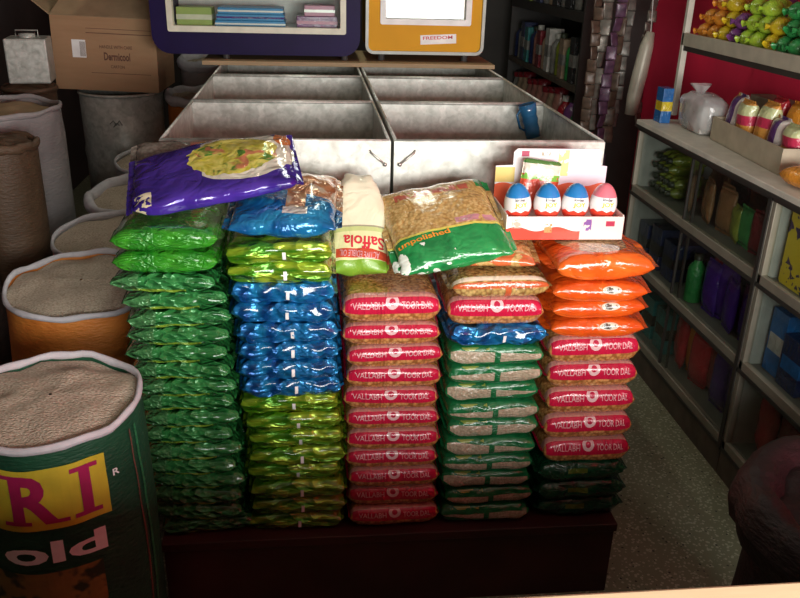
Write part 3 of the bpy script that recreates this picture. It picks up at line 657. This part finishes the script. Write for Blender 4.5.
for nm, vs in (('flap', [(-bw, -bd, bh), (bw, -bd, bh), (bw-.01, -bd+.10, bh+.06), (-bw+.03, -bd+.11, bh+.075)]), ('flap', [(-bw, bd, bh), (bw, bd, bh), (bw, bd+.05, bh+.12), (-bw, bd+.05, bh+.12)]), ('flap', [(-bw, -bd, bh), (-bw, bd, bh), (-bw-.09, bd, bh+.05), (-bw-.075, -bd, bh+.06)]), ('flap', [(bw, -bd, bh), (bw, bd, bh), (bw-.012, bd, bh+.10), (bw-.012, -bd, bh+.10)])):
    nn = (Vector(vs[1])-Vector(vs[0])).cross(Vector(vs[3])-Vector(vs[0])).normalized()*.004
    v8 = [Vector(v) for v in vs]+[Vector(v)+nn for v in vs]; build(MB().add(v8, [(0, 1, 2, 3), (7, 6, 5, 4), (0, 4, 5, 1), (1, 5, 6, 2), (2, 6, 7, 3), (3, 7, 4, 0)]), nm, 'kraft_inside' if nn.z > 0 else 'cardboard', t)
fb = lambda x, z: Vector((x, -bd-.0012, z))
build(patch(MB(), fb, -.130, -.075, .125, .195, 2, 2), 'white_sticker', 'ink_white', t)
a = MB()
for k in range(7): patch(a, lambda x, z: Vector((x, -bd-.002, z)), -.098+k*.0032, -.0965+k*.0032, .13, .188, 2, 2)
build(a, 'bar_code', 'ink_brown', t)
a = MB(); word(a, 'HANDLE WITH CARE', fb, -.02, .11, .165, .178, .01); word(a, 'Dermicool', fb, -.005, .10, .118, .150, .03); word(a, 'CARTON', fb, .02, .075, .088, .1, .01); patch(a, fb, -.07, .19, .222, .225, 2, 2); patch(a, fb, -.07, .19, .240, .242, 2, 2); patch(a, fb, -.06, .18, .066, .068, 2, 2)
build(a, 'printing', 'ink_brown', t)
t = thing('square_tin', 'dull square metal tin beside the cardboard box', 'tin', (-.728, 3.38, .966), (0, 0, RAD(8)))
box('tin_body', 'drum_metal', t, -.075, .075, -.075, .075, 0, .165, .006); build(MB().lathe([(.03, .165), (.03, .178), (.001, .180)], 20), 'lid', 'drum_metal', t, smooth=True); build(MB().tube([(-.04, 0, .165), (-.04, 0, .19), (.04, 0, .19), (.04, 0, .165)], .003, 6), 'carry_handle', 'wire', t)
# ------------------------------------------------------------ plywood board and the two display cases
t = thing('plywood_board', 'thin plywood board lying across the rear bins', 'board', (.51, 3.29, ZR+.0045)); box('sheet', 'plywood', t, -.575, .575, 0, .46, 0, .016, .0015)
ZB = ZR+.0205
def rrect(x0, x1, z0, z1, r, k=6):
    out = []
    for cx, cz, a0 in ((x1-r, z1-r, 0), (x0+r, z1-r, 90), (x0+r, z0+r, 180), (x1-r, z0+r, 270)):
        for i in range(k+1): a = RAD(a0+90*i/k); out.append((cx+r*cos(a), cz+r*sin(a)))
    return out
def ring(outer, inner, y0, y1):
    n = len(outer); mb = MB(); vs = []
    for y in (y0, y1):
        vs += [(x, y, z) for x, z in outer]+[(x, y, z) for x, z in inner]
    fs = []
    for i in range(n):
        j = (i+1) % n; fs += [(i, j, n+j, n+i), (2*n+i, 3*n+i, 3*n+j, 2*n+j), (i, 2*n+i, 2*n+j, j), (n+i, n+j, 3*n+j, 3*n+i)]
    return mb.add(vs, fs)
def fit(out, x0, x1, z0, z1):            # same count of points on a nearly square-cornered inner outline
    return rrect(x0, x1, z0, z1, .006)
def case(label, x0, x1, z0, z1, wx0, wx1, wz0, wz1, r, body, inner, y0=3.37, dep=.34, border=None):
    t = thing('display_case', label, 'display case', ((x0+x1)/2, y0, ZB)); cx = (x0+x1)/2; X = lambda x: x-cx; Z = lambda z: z-ZB
    o = rrect(X(x0), X(x1), Z(z0), Z(z1), r); i = rrect(X(wx0), X(wx1), Z(wz0), Z(wz1), .008)
    build(ring(o, i, 0, dep), 'shell', body, t, bevel=0)
    if border: build(ring(rrect(X(x0)-.008, X(x1)+.008, Z(z0)-.008, Z(z1)+.008, r+.008), rrect(X(x0)+.004, X(x1)-.004, Z(z0)+.004, Z(z1)-.004, r-.004), -.012, .02), 'edge_trim', border, t)
    f = .022; build(ring(i, rrect(X(wx0)+f, X(wx1)-f, Z(wz0)+f, Z(wz1)-f, .004), -.010, .03), 'window_frame', inner, t)
    box('back_board', 'case_white', t, X(wx0)-.01, X(wx1)+.01, dep-.02, dep-.01, Z(wz0)-.01, Z(wz1)+.01)
    box('display_shelf', 'case_white', t, X(wx0), X(wx1), .03, dep-.02, Z(wz0)+.004, Z(wz0)+.016)
    wp = box('window_pane', 'glass', t, X(wx0)+f, X(wx1)-f, 0, .003, 0, wz1-wz0-2*f); wp.location = (0, .012 if border else .014, Z(wz0)+f); wp.rotation_euler = (RAD(0 if border else -5), 0, 0)
    for fx in (X(x0)+.06 if x0 > 0 else X(0.02), X(x1)-.06):
        for fy in (.04, dep-.06): build(MB().lathe([(.014, 0), (.014, Z(z0)-(.008 if border else 0))], 12, (fx, fy, 0), cap0=True, cap1=True), 'foot', 'shelf_dark', t)
    return t
case('deep purple framed display case on the plywood board', -.255, .548, 1.082, 1.62, -.192, .492, 1.165, 1.57, .07, 'case_purple', 'case_cream', y0=3.345)
case('yellow framed display case with grey trim on the plywood board', .578, 1.040, 1.100, 1.60, .628, .992, 1.205, 1.55, .025, 'case_yellow', 'case_white', border='case_grey')
o = tag(build(patch(MB(), lambda x, z: Vector((x, 0, z)), 0, .145, 0, .036, 2, 2), 'price_sticker', 'ink_white', None, (.792, 3.3675, 1.130), (0, RAD(-3), 0)), 'white sticker with red lettering on the yellow case', 'sticker')
a = MB(); word(a, 'FREEDOM', lambda x, z: Vector((x, -.0006, z)), .01, .13, .018, .031, .02); build(a, 'sticker_lettering', 'ink_red', o)
# goods in the cases
def goods_box(name, label, mat, x0, x1, y0, y1, z0, z1, cat='box', band=None, bev=.002, group=None):
    t = thing(name, label, cat, ((x0+x1)/2, y0, z0), group=group); w = (x1-x0)/2
    box('carton', mat, t, -w, w, 0, y1-y0, 0, z1-z0, bev)
    if band: box('band', band, t, -w-.0006, w+.0006, -.0006, (y1-y0)*.9, (z1-z0)*.35, (z1-z0)*.62)
    return t
zc = 1.165+.0165
goods_box('sweet_box', 'yellow-green box in the purple display case', 'mint', -.165, -.03, 3.40, 3.52, zc, zc+.07, band='case_cream')
for i in range(3): goods_box('chocolate_box', f'flat blue box, {["lowest","middle","top"][i]} of the pile in the purple case', 'sky_blue', -.018+.006*i, .255-.004*i, 3.40, 3.56, zc+i*.024, zc+i*.024+.0235, band='g_purple' if i % 2 else 'egg_white')
goods_box('sweet_box', 'mauve box on the right in the purple display case', 'g_violet', .30, .46, 3.40, 3.52, zc, zc+.045, band='rose')
goods_box('sweet_box', 'pale pink box on the mauve box in the purple display case', 'rose', .33, .45, 3.41, 3.50, zc+.0455, zc+.085, band='egg_white')
zc = 1.205+.0165
goods_box('sweet_tray', 'long grey tray in the yellow display case', 'case_grey', .66, .96, 3.44, 3.56, zc, zc+.032)
# ------------------------------------------------------------ right-hand glass cabinets
XC, XB = 1.587, 2.04
LEV = [.105, .378, .648, .895]                      # rail centres
def cabinet(label, y0, y1):
    t = thing('glass_cabinet', label, 'cabinet', (XC, (y0+y1)/2, 0)); h = (y1-y0)/2; d = XB-XC
    box('plinth', 'shelf_wood', t, .0, d, -h, h, 0, .085)
    box('back_board', 'cabinet_back', t, d-.01, d, -h, h, .085, .885)
    for s in (-1, 1): box('side_board', 'cabinet_inside', t, .02, d-.01, s*h-(.012 if s > 0 else 0), s*h+(.012 if s < 0 else 0), .085, .885)
    for z in LEV[:3]:
        box('shelf', 'cabinet_shelf', t, .02, d-.01, -h+.012, h-.012, z-.008, z+.008)
    for z in LEV:
        z1 = min(z+.016, .885)
        box('rail', 'aluminium', t, .0, .02, -h, h, z-.016, z1, .002); box('track', 'dark_frame', t, -.003, .0, -h, h, z-.022, z-.0095)
    for s in (-1, 1): box('post', 'aluminium', t, 0.0, .02, s*h-(.016 if s > 0 else 0), s*h+(.016 if s < 0 else 0), .085, .885, .002)
    for k in range(3):
        z0, z1 = LEV[k]+.016, LEV[k+1]-.016
        for s in (-1, 1):
            x = .006 if s < 0 else .013; ya, yb = (-h+.014, .02) if s < 0 else (-.02, h-.014)
            p = box('glass_pane', 'glass', t, x, x+.004, ya, yb, z0, z1); yy = yb if s < 0 else ya
            box('pane_edge', 'dark_frame', p, x-.002, x+.006, yy-.004, yy+.004, z0, z1)
    return t
cabinet('far glass-fronted cabinet along the right aisle', 1.999, 2.972); cabinet('near glass-fronted cabinet along the right aisle', 1.02, 1.995)
box('post_strip', 'dark_frame', bpy.data.objects['glass_cabinet'], -.004, 0, -.4865, -.470, .085, .885)
t = thing('cabinet_worktop', 'long pale worktop over the two glass cabinets', 'worktop', (XC, 2.0, .886)); box('slab', 'laminate_pale', t, -.012, .46, -.98, .975, 0, .026, .003); box('edge_strip', 'dark_frame', t, -.016, -.012, -.98, .975, 0, .010)
# goods inside
NMB = ['teal', 'navy', 'dark red', 'red', 'purple']; NMC = ['brown', 'black', 'dark brown', 'olive', 'dull black']
sm = {}
def small_pack(name, label, mat, loc, w, h, t_, yaw=90, lean=0, group=None, cat='packet', flat=False):
    """a little pillow packet standing upright (or lying flat) with crimped ends"""
    key = (mat, w, h, t_)
    if key not in sm:
        pk = Pack(h, w, t_, len(sm)+31, 2.4, 4, .003); pk.NR = 44; sm[key] = (pk.mesh('packet_pouch', mat, 13), pk.seal('packet_seal', mat, -1, .008), pk.seal('packet_seal', mat, 1, .008))
    a, b, c = sm[key]; o = thing(name, label, cat, loc, group=group)
    if flat: o.rotation_euler = (0, 0, RAD(yaw)); off = Matrix.Translation((0, 0, t_/2))
    else: o.rotation_euler = (0, RAD(lean), RAD(yaw-90)); off = Matrix.Translation((0, 0, h/2+.009)) @ Matrix.Rotation(RAD(90), 4, 'Y')
    for nm, me in (('pouch', a), ('end_seal', b), ('end_seal', c)):
        ch_ = link(nm, me, o); ch_.matrix_local = off
    return o
def bottle(name, label, mat, cap, loc, r, h, rot=(0, 0, 0), group=None, cat='bottle', neck=.45):
    o = thing(name, label, cat, loc, rot, group)
    build(MB().lathe([(.001, 0), (r*.9, 0), (r, h*.03), (r, h*.68), (r*.85, h*.76), (r*neck, h*.84), (r*neck, h*.90)], 18), 'bottle_body', mat, o, smooth=True)
    build(MB().lathe([(r*neck*1.15, h*.88), (r*neck*1.15, h*.995), (.001, h)], 14), 'cap', cap, o, smooth=True); return o
# upper compartment of the far cabinet: bottles lying caps outward, piled
s0 = LEV[2]+.0085; k = 0
for j in range(4):
    for i in range(4-(j+0)//2):
        k += 1; bottle('sauce_bottle', f'small olive bottle with dark cap, {ORD[i]} from far end, {["bottom", "second", "third", "top"][j]} layer of the pile', 'g_olive', 'cap_dark', (XC+.20, 2.905-.022*(j % 2)-i*.0445, s0+.0215+j*.0385), .0215, .15, (0, RAD(-90), 0), 'olive bottles piled in the far cabinet')
for i in range(5): small_pack('snack_packet', f'brown snack packet in the upper far cabinet, {ORD[i]} from the olive bottles', 'g_brown', (XC+.08+.03*(i % 2), 2.62-i*.062, s0), .09, .13, .03, 60+i*9, 0, 'brown packets in the upper far cabinet')
for i, (mt, yy, nm) in enumerate((('g_olive', 2.30, 'olive green'), ('g_green', 2.24, 'green'), ('g_darkred', 2.15, 'dark red'))): small_pack('snack_packet', f'{nm} packet standing in the upper far cabinet', mt, (XC+.08, yy, s0), .09, .10+.01*i, .03, 75+i*12)
s1 = LEV[1]+.0085
for i in range(3): goods_box('soap_carton', f'dark grey carton in the middle far cabinet, {ORD[i]} from its far end', 'g_navy', XC+.05, XC+.28, 2.86-i*.12, 2.95-i*.12, s1, s1+.14+.02*(i % 2), band='g_black')
bottle('squash_bottle', 'green bottle between dark cartons and purple packets', 'g_green', 'cap_dark', (XC+.06, 2.455, s1), .03, .17)
for i, (mt, nm, yy, xx, h) in enumerate((('g_red', 'red', 2.39, .13, .19), ('g_purple', 'purple', 2.345, .09, .17), ('g_purple', 'purple', 2.28, .11, .18), ('g_purple', 'purple', 2.215, .09, .16), ('g_violet', 'mauve', 2.155, .12, .15), ('g_purple', 'purple', 2.10, .10, .14))):
    small_pack('snack_packet', f'{nm} packet in the middle far cabinet' if nm != 'purple' else f'purple packet standing in the middle far cabinet, {["", "first", "second", "third", "", "fourth"][i]} from the green bottle', mt, (XC+xx-.025, yy, s1), .085, h, .035, 80+(i % 3)*12)
s2 = LEV[0]+.0085
for i in range(3): goods_box('soap_carton', f'dark teal carton in the lower far cabinet, {ORD[i]} from its far end', 'g_teal', XC+.05, XC+.27, 2.84-i*.13, 2.94-i*.13, s2, s2+.16, band='g_black')
for i, (mt, nm) in enumerate((('g_red', 'red'), ('g_orange', 'orange'), ('g_red', 'red'), ('g_darkred', 'dark red'), ('g_purple', 'purple'), ('g_purple', 'purple'))):
    small_pack('snack_packet', f'{nm} packet standing in the lower far cabinet, {ORD[i]} from the teal cartons', mt, (XC+.075+.02*(i % 2), 2.50-i*.075, s2), .09, .19-.01*(i % 3), .04, 78+(i % 3)*14)
for i, (mt, nm) in enumerate((('g_navy', 'navy'), ('g_black', 'black'), ('g_navy', 'navy'), ('g_violet', 'mauve'), ('g_darkred', 'dark red'))):
    goods_box('soap_carton', f'{nm} carton at the back of the middle far cabinet, {ORD[i]} from its far end', mt, XC+.31, XC+.42, 2.80-i*.15, 2.93-i*.15, s1, s1+.20-.02*(i % 2))
    goods_box('soap_carton', f'{NMB[i]} carton at the back of the lower far cabinet, {ORD[i]} from its far end', ['g_teal', 'g_navy', 'g_darkred', 'g_red', 'g_purple'][i], XC+.30, XC+.42, 2.80-i*.15, 2.93-i*.15, s2, s2+.21-.02*(i % 2))
    goods_box('snack_carton', f'{NMC[i]} carton at the back of the upper far cabinet, {ORD[i]} from its far end', ['g_brown', 'g_black', 'g_brown', 'g_olive', 'g_black'][i], XC+.30, XC+.42, 2.80-i*.15, 2.93-i*.15, s0, s0+.17-.02*(i % 2))
# near cabinet
m = Mat('yellow_print', .5); x, y, z = m.xyz(); m.color(m.mix(m.mix((.60, .44, .01), (.66, .52, .03), m.noise(9, 2)), (.045, .02, .09), (m.noise(14, 2, .6) > .54)*(z > .06)+(m.noise(60, 1) > .62)*(z < .06))); M['yellow_print'] = m.m
t = goods_box('cereal_carton', 'yellow carton with dark purple print in the near cabinet', 'yellow_print', XC+.035, XC+.22, 1.74, 1.955, s0, s0+.205)
goods_box('cereal_carton', 'yellow carton with dark purple print, nearer one in the near cabinet', 'yellow_print', XC+.035, XC+.22, 1.50, 1.72, s0, s0+.205)
goods_box('biscuit_carton', 'blue carton in the middle near cabinet', 'g_blue', XC+.05, XC+.22, 1.885, 1.965, s1, s1+.19, band='g_white')
goods_box('biscuit_carton', 'dark blue carton beside the blue carton, middle near cabinet', 'g_navy', XC+.04, XC+.20, 1.78, 1.875, s1, s1+.15, band='g_blue')
for i in range(6): small_pack('snack_packet', f'dark red packet in the middle near cabinet, {ORD[i]} from the blue cartons', 'g_darkred', (XC+.075+.02*(i % 2), 1.725-i*.075, s1), .09, .17+.01*(i % 3), .04, 80+(i % 3)*12)
for i in range(7): small_pack('snack_packet', f'{"dark red" if i % 3 else "red"} packet in the lower near cabinet, {ORD[i]} from the divider', 'g_darkred' if i % 3 else 'g_red', (XC+.08+.02*(i % 2), 1.915-i*.085, s2), .10, .19-.01*(i % 3), .045, 80+(i % 3)*12)
# ------------------------------------------------------------ things on the worktop
ZW = .9125
goods_box('tea_carton', 'upright blue carton at the far end of the worktop', 'g_blue', 1.628, 1.668, 2.89, 2.95, ZW, ZW+.125, band='g_yellow')
def lump(label, name, mat, loc, sx, sy, sz, seed, cat='bag', amp=.18):
    def g(i, j):
        a = 2*pi*j; th = pi*(.02+.96*i); d = Vector((sin(th)*cos(a), sin(th)*sin(a), cos(th))); k = 1+amp*noise.noise(d*2.2+Vector((seed, 0, 0)))+amp*.5*noise.noise(d*6+Vector((0, seed, 0)))
        e = lambda v: math.copysign(abs(v)**.6, v); return Vector((e(d.x)*sx*k, e(d.y)*sy*k, max(0, sz+e(d.z)*sz*k)))
    o = thing(name, label, cat, loc); build(MB().grid(g, 18, 28, wrap=True), 'wrapping', mat, o, smooth=True); return o
o = lump('clear plastic wrapped bundle on the worktop beside the blue carton', 'wrapped_bundle', 'film_clear', (1.715, 2.745, ZW), .056, .115, .066, 3, amp=.10)
for k in range(3): box('wrapped_pack', ['g_white', 'g_pinkish', 'g_grey'][k], o, -.036, .036, -.075+.05*k, -.029+.05*k, .004, .095)
build(MB().lathe([(.012, .118), (.016, .135), (.034, .158)], 14, (0, .03, 0), wob=lambda r, z, a: (r*(1+.3*sin(a*3)), z)), 'knotted_top', 'film_clear', o, smooth=True)
t = thing('carton_tray', 'open brown carton tray of bread packs on the worktop', 'carton', (1.675, 2.365, ZW), (0, 0, RAD(-4)))
tx, ty, tz = .24, .25, .075
box('front_panel', 'carton_grey', t, 0, .004, -ty, ty, 0, tz); box('back_panel', 'carton_grey', t, tx-.004, tx, -ty, ty, 0, tz+.04); box('base', 'carton_grey', t, 0, tx, -ty, ty, -.001, .003)
for s in (-1, 1): box('side_panel', 'carton_grey', t, .004, tx-.004, s*ty-(.004 if s > 0 else 0), s*ty+(.004 if s < 0 else 0), .003, tz)
M['bread_orange'] = None
m = Mat('bread_orange', .3, coat=.5); x, y, z = m.xyz(); c = m.mix((.52, .20, .03), (.66, .34, .08), m.noise(18, 2)); c = m.mix(c, (.50, .03, .08), x.inside(-.03, .0)); c = m.mix(c, (.55, .58, .30), x.inside(-.062, -.03)); m.color(c); crinkle(m, .004, 18); M['bread_orange'] = m.m
m = Mat('bread_white', .3, coat=.5); x, y, z = m.xyz(); c = m.mix((.55, .48, .44), (.66, .60, .56), m.noise(18, 2)); c = m.mix(c, (.09, .03, .15), y.inside(-.02, .018)); c = m.mix(c, (.50, .26, .06), y.inside(.025, .05)); m.color(c); crinkle(m, .004, 18); M['bread_white'] = m.m
for i, (yy, mt, nm, h, lean) in enumerate(((2.555, 'bread_white', 'white and purple', .140, 6), (2.463, 'bread_orange', 'orange', .135, -4), (2.372, 'bread_orange', 'orange', .145, 6), (2.280, 'bread_white', 'white and purple', .115, 3), (2.188, 'bread_orange', 'orange', .110, -4))):
    small_pack('bread_pack', f'{nm} bread pack in the carton tray, {ORD[i]} from its far end', mt, (1.738, yy, ZW+.004), .085, h, .062, 86, lean)
for i, (yy, mt, nm) in enumerate(((2.50, 'g_red', 'red'), (2.39, 'g_orange', 'orange'), (2.28, 'g_violet', 'mauve'), (2.17, 'g_orange', 'dull orange'))):
    small_pack('bread_pack', f'{nm} pack in the back row of the carton tray', mt, (1.845, yy, ZW+.004), .085, .14, .055, 86, 4)
small_pack('snack_packet', 'red and orange packet lying on the near end of the worktop', 'g_orange', (1.665, 1.955, ZW), .12, .15, .060, 95, flat=True)
small_pack('snack_packet', 'red packet lying beside the orange packet on the worktop', 'g_red', (1.80, 1.92, ZW), .12, .15, .055, 80, flat=True)
goods_box('long_carton', 'long grey carton lying behind the bread packs on the worktop', 'carton_grey', 1.945, 2.03, 1.95, 2.86, ZW, ZW+.115, band='g_grey')
# ------------------------------------------------------------ upper shelf with sweets
t = thing('wall_shelf', 'pale wall shelf of sweets above the worktop', 'shelf', (1.75, 2.2, 1.185))
box('shelf_board', 'laminate_pale', t, .012, .306, -.86, .88, 0, .018); box('front_rail', 'laminate_beige', t, 0, .012, -.86, .88, -.012, .034, .002); box('lower_rail', 'dark_frame', t, .004, .012, -.86, .88, -.030, -.012)
box('upright', 'laminate_pale', t, 0, .022, .862, .884, -.274, .62, .002); box('back_board', 'red_paint', t, .300, .306, -.86, .86, -.25, .60); box('shelf_board', 'laminate_pale', t, .012, .306, -.86, .88, .40, .418)
cols = [('g_orange', 'orange'), ('g_orange', 'orange'), ('g_yellow', 'yellow'), ('g_violet', 'mauve'), ('candy_lime', 'lime green'), ('candy_lime', 'lime green'), ('g_yellow', 'yellow'), ('g_green', 'green'), ('g_green', 'green'), ('g_brown', 'brown'), ('g_black', 'black'), ('g_black', 'black'), ('g_darkred', 'dark red'), ('g_olive', 'olive'), ('g_yellow', 'yellow'), ('g_olive', 'olive'), ('g_darkred', 'dark red'), ('g_brown', 'brown')]
film('candy_lime', (.30, .50, .03), (.45, .62, .06), .25, 0, .004, 26, .4)
cm = {}
def candy_mesh(mt):
    if mt in cm: return cm[mt]
    def g(i, j):
        a = 2*pi*j; th = pi*(.01+.98*i); k = 1+.12*noise.noise(Vector((sin(th)*cos(a)*2, sin(th)*sin(a)*2, cos(th)*2)))
        return Vector((cos(th)*.034*k, sin(th)*cos(a)*.030*k, sin(th)*sin(a)*.028*k))
    body = MB().grid(g, 9, 12, wrap=True).mesh('candy_body', mt, True)
    tw = []
    for s in (-1, 1): tw.append(MB().grid(lambda i, j, s=s: Vector((s*(.031+.016*i), (.004+.012*i)*cos(2*pi*j)+0, (.004+.006*i)*sin(2*pi*j)*(1+.4*sin(6*pi*j)))), 3, 12, wrap=True).mesh('candy_twist', mt, True))
    cm[mt] = (body, tw); return cm[mt]
for i, (mt, nm) in enumerate(cols):
    for j in range(3):
        for k in range(3 if (i+j) % 3 else 2):
            yy = 3.02-i*.078-.015*(k % 2)+rnd.uniform(-.004, .004); o = thing('wrapped_sweet', f'{nm} wrapped sweet, heap {ORD[i]} from shelf far end, {["front", "middle", "back"][j]} row, {["bottom", "middle", "top"][k]} layer', 'sweet', (1.815+j*.075+.01*k, yy, 1.203+.0285+k*.050), (0, 0, RAD(rnd.uniform(-40, 40))), f'{nm} sweets on the wall shelf')
            b, tw = candy_mesh(mt); link('sweet', b, o)
            for q_ in tw: link('twist', q_, o)
# ------------------------------------------------------------ deep wall rack with bottles and cartons
t = thing('wall_rack', 'dark wooden rack of bottles and cartons deep along the right wall', 'shelf', (1.70, 4.875, 0))
for z, th in ((.10, .02), (.50, .02), (.845, .03), (1.20, .05), (1.60, .03)): box('shelf_board', 'shelf_wood' if z < 1 else 'shelf_dark', t, 0, .355, -.74, .775, z-th/2, z+th/2, .002)
for y_ in (-.76, .775): box('end_board', 'shelf_dark', t, 0, .355, y_, y_+.02, 0, 1.9)
box('back_board', 'shelf_dark', t, .345, .355, -.74, .775, 0, 1.9)
seqU = [('b', 'g_navy'), ('b', 'g_grey'), ('c', 'g_navy'), ('c', 'g_teal'), ('b', 'g_navy'), ('b', 'g_pinkish'), ('c', 'g_darkred'), ('b', 'g_tan'), ('c', 'g_white'), ('b', 'g_grey'), ('b', 'g_olive'), ('c', 'g_tan'), ('b', 'g_green'), ('c', 'g_black'), ('b', 'g_grey')]
NMS = dict(g_navy='navy', g_grey='grey', g_teal='teal', g_pinkish='dull pink', g_darkred='dark red', g_tan='tan', g_white='off-white', g_olive='olive', g_green='green', g_black='black', g_violet='mauve', g_red='red')
for tier, z0, seq, hh in (('upper tier', .8605, seqU, .24), ('top tier', 1.2255, [('b', 'g_violet'), ('c', 'g_green'), ('c', 'g_olive'), ('b', 'g_grey'), ('c', 'g_navy'), ('b', 'g_grey'), ('b', 'g_tan'), ('c', 'g_black'), ('b', 'g_grey'), ('c', 'g_black'), ('b', 'g_grey'), ('b', 'g_black')], .2), ('lower tier', .5105, [('j', 'g_grey'), ('j', 'g_tan'), ('j', 'g_tan'), ('j', 'g_pinkish'), ('j', 'g_pinkish'), ('j', 'g_pinkish'), ('j', 'g_pinkish'), ('j', 'g_tan'), ('j', 'g_pinkish'), ('b', 'g_red'), ('b', 'g_violet'), ('b', 'g_green')], .29)):
    n = len(seq); step = 1.46/n
    for i, (kd, mt) in enumerate(seq):
        yy = 5.615-step*(i+.5); h = hh*(.86+.14*((i*37 % 11)/10)); lab = f'{NMS[mt]} {dict(b="bottle", c="carton", j="jar")[kd]}, {ORD[i]} from the far end, {tier} of the rack'
        if kd == 'c': goods_box('goods_carton', lab, mt, 1.715, 1.80, yy-step*.42, yy+step*.42, z0, z0+h, band='g_grey')
        elif kd == 'b': bottle('goods_bottle', lab, mt, 'g_white' if i % 2 else 'cap_dark', (1.715+step*.42, yy, z0), step*.40, h)
        else: bottle('storage_jar', lab, mt, 'g_darkred', (1.72+step*.40, yy, z0), step*.40, h, cat='jar', neck=.8)
# hanging sachet strips on the end of the rack
plain('sachet_silver', (.22, .20, .17), .35, .4, var=.3, scale=30); plain('sachet_brown', (.10, .065, .045), .4, .1, var=.4, scale=30); plain('sachet_dull', (.17, .16, .14), .4, .2, var=.4, scale=30); plain('sachet_pale', (.50, .47, .38), .4, .1); plain('sachet_purple', (.10, .05, .09), .35, .1, var=.4, scale=30)
t = thing('hanging_rail', 'metal rail carrying the sachet strips above the picture', 'rail', (1.70, 3.66, 1.72)); build(MB().tube([(-.12, 0, 0), (.24, 0, 0)], .006, 8), 'rod', 'wire', t); [build(MB().tube([(x_, 0, 0), (x_, 0, .83)], .005, 6), 'hanger', 'wire', t) for x_ in (-.06, .22)]
sach = {}
def strip(label, x, y, ztop, zbot, mt, w=.045, hgt=.055, sway=0):
    o = thing('sachet_strip', label, 'sachet strip', (x, y, 0), group='sachet strips hanging at the rack end'); n = int((ztop-zbot)/hgt)
    if (mt, w, hgt) not in sach:
        pk = Pack(w, hgt*.98, .012, len(sach)+60, 2.2, 3, .002); sach[(mt, w, hgt)] = pk.mesh('sachet', mt, 9)
    for i in range(n):
        z = ztop-hgt*(i+.5); c_ = link('sachet', sach[(mt, w, hgt)], o, (sway*sin(i*.35)+rnd.uniform(-.003, .003), rnd.uniform(-.004, .004), z), (RAD(90+rnd.uniform(-14, 14)), 0, RAD(rnd.uniform(-38, 38))))
for i, (x, y, zb, mt, nm, w) in enumerate(((1.605, 3.64, .62, 'sachet_brown', 'brown sachet strip, leftmost of the hanging strips', .045), (1.65, 3.67, .72, 'sachet_silver', 'silver sachet strip next to the leftmost brown strip', .05), (1.688, 3.62, .55, 'sachet_purple', 'dark purple sachet strip hanging lowest', .045), (1.725, 3.67, .66, 'sachet_brown', 'brown sachet strip just left of the pale hanging roll', .05), (1.765, 3.70, .72, 'sachet_dull', 'dull grey sachet strip behind the pale hanging roll', .05), (1.862, 3.67, .76, 'sachet_silver', 'silver sachet strip just left of the red wall', .04))): strip(nm, x, y, 1.715, zb, mt, w, (.055, .07, .06, .08, .065, .05)[i], sway=.008*(i % 3))
o = thing('hanging_roll', 'long pale plastic roll hanging among the sachet strips', 'roll', (1.812, 3.60, 0)); build(MB().tube([(.028, 0, 1.18), (.018, 0, 1.12), (.004, 0, 1.0), (-.008, 0, .90), (-.014, 0, .82)], [.018, .030, .034, .032, .026], 12), 'rolled_sheet', 'sachet_pale', o, smooth=True); build(MB().tube([(.028, 0, 1.18), (.02, .03, 1.45), (.015, .06, 1.72)], .002, 5), 'string', 'ink_white', o)
# blue cup hooked on the right-hand bin
t = thing('blue_jug', 'translucent blue plastic jug standing in the front right bin', 'jug', (1.015, 2.425, ZR-.045), (RAD(8), RAD(14), RAD(200)))
build(MB().lathe([(.001, -.07), (.034, -.07), (.036, -.03), (.033, -.01), (.038, .01), (.035, .03), (.040, .05), (.042, .085), (.038, .085), (.034, .0), (.030, -.06)], 24), 'jug_body', 'blue_plastic', t, smooth=True); t.scale = (.66, .66, .66); build(MB().tube([(.038, 0, .07), (.062, 0, .05), (.060, 0, -.01), (.036, 0, -.03)], .006, 8), 'handle', 'blue_plastic', t, smooth=True)
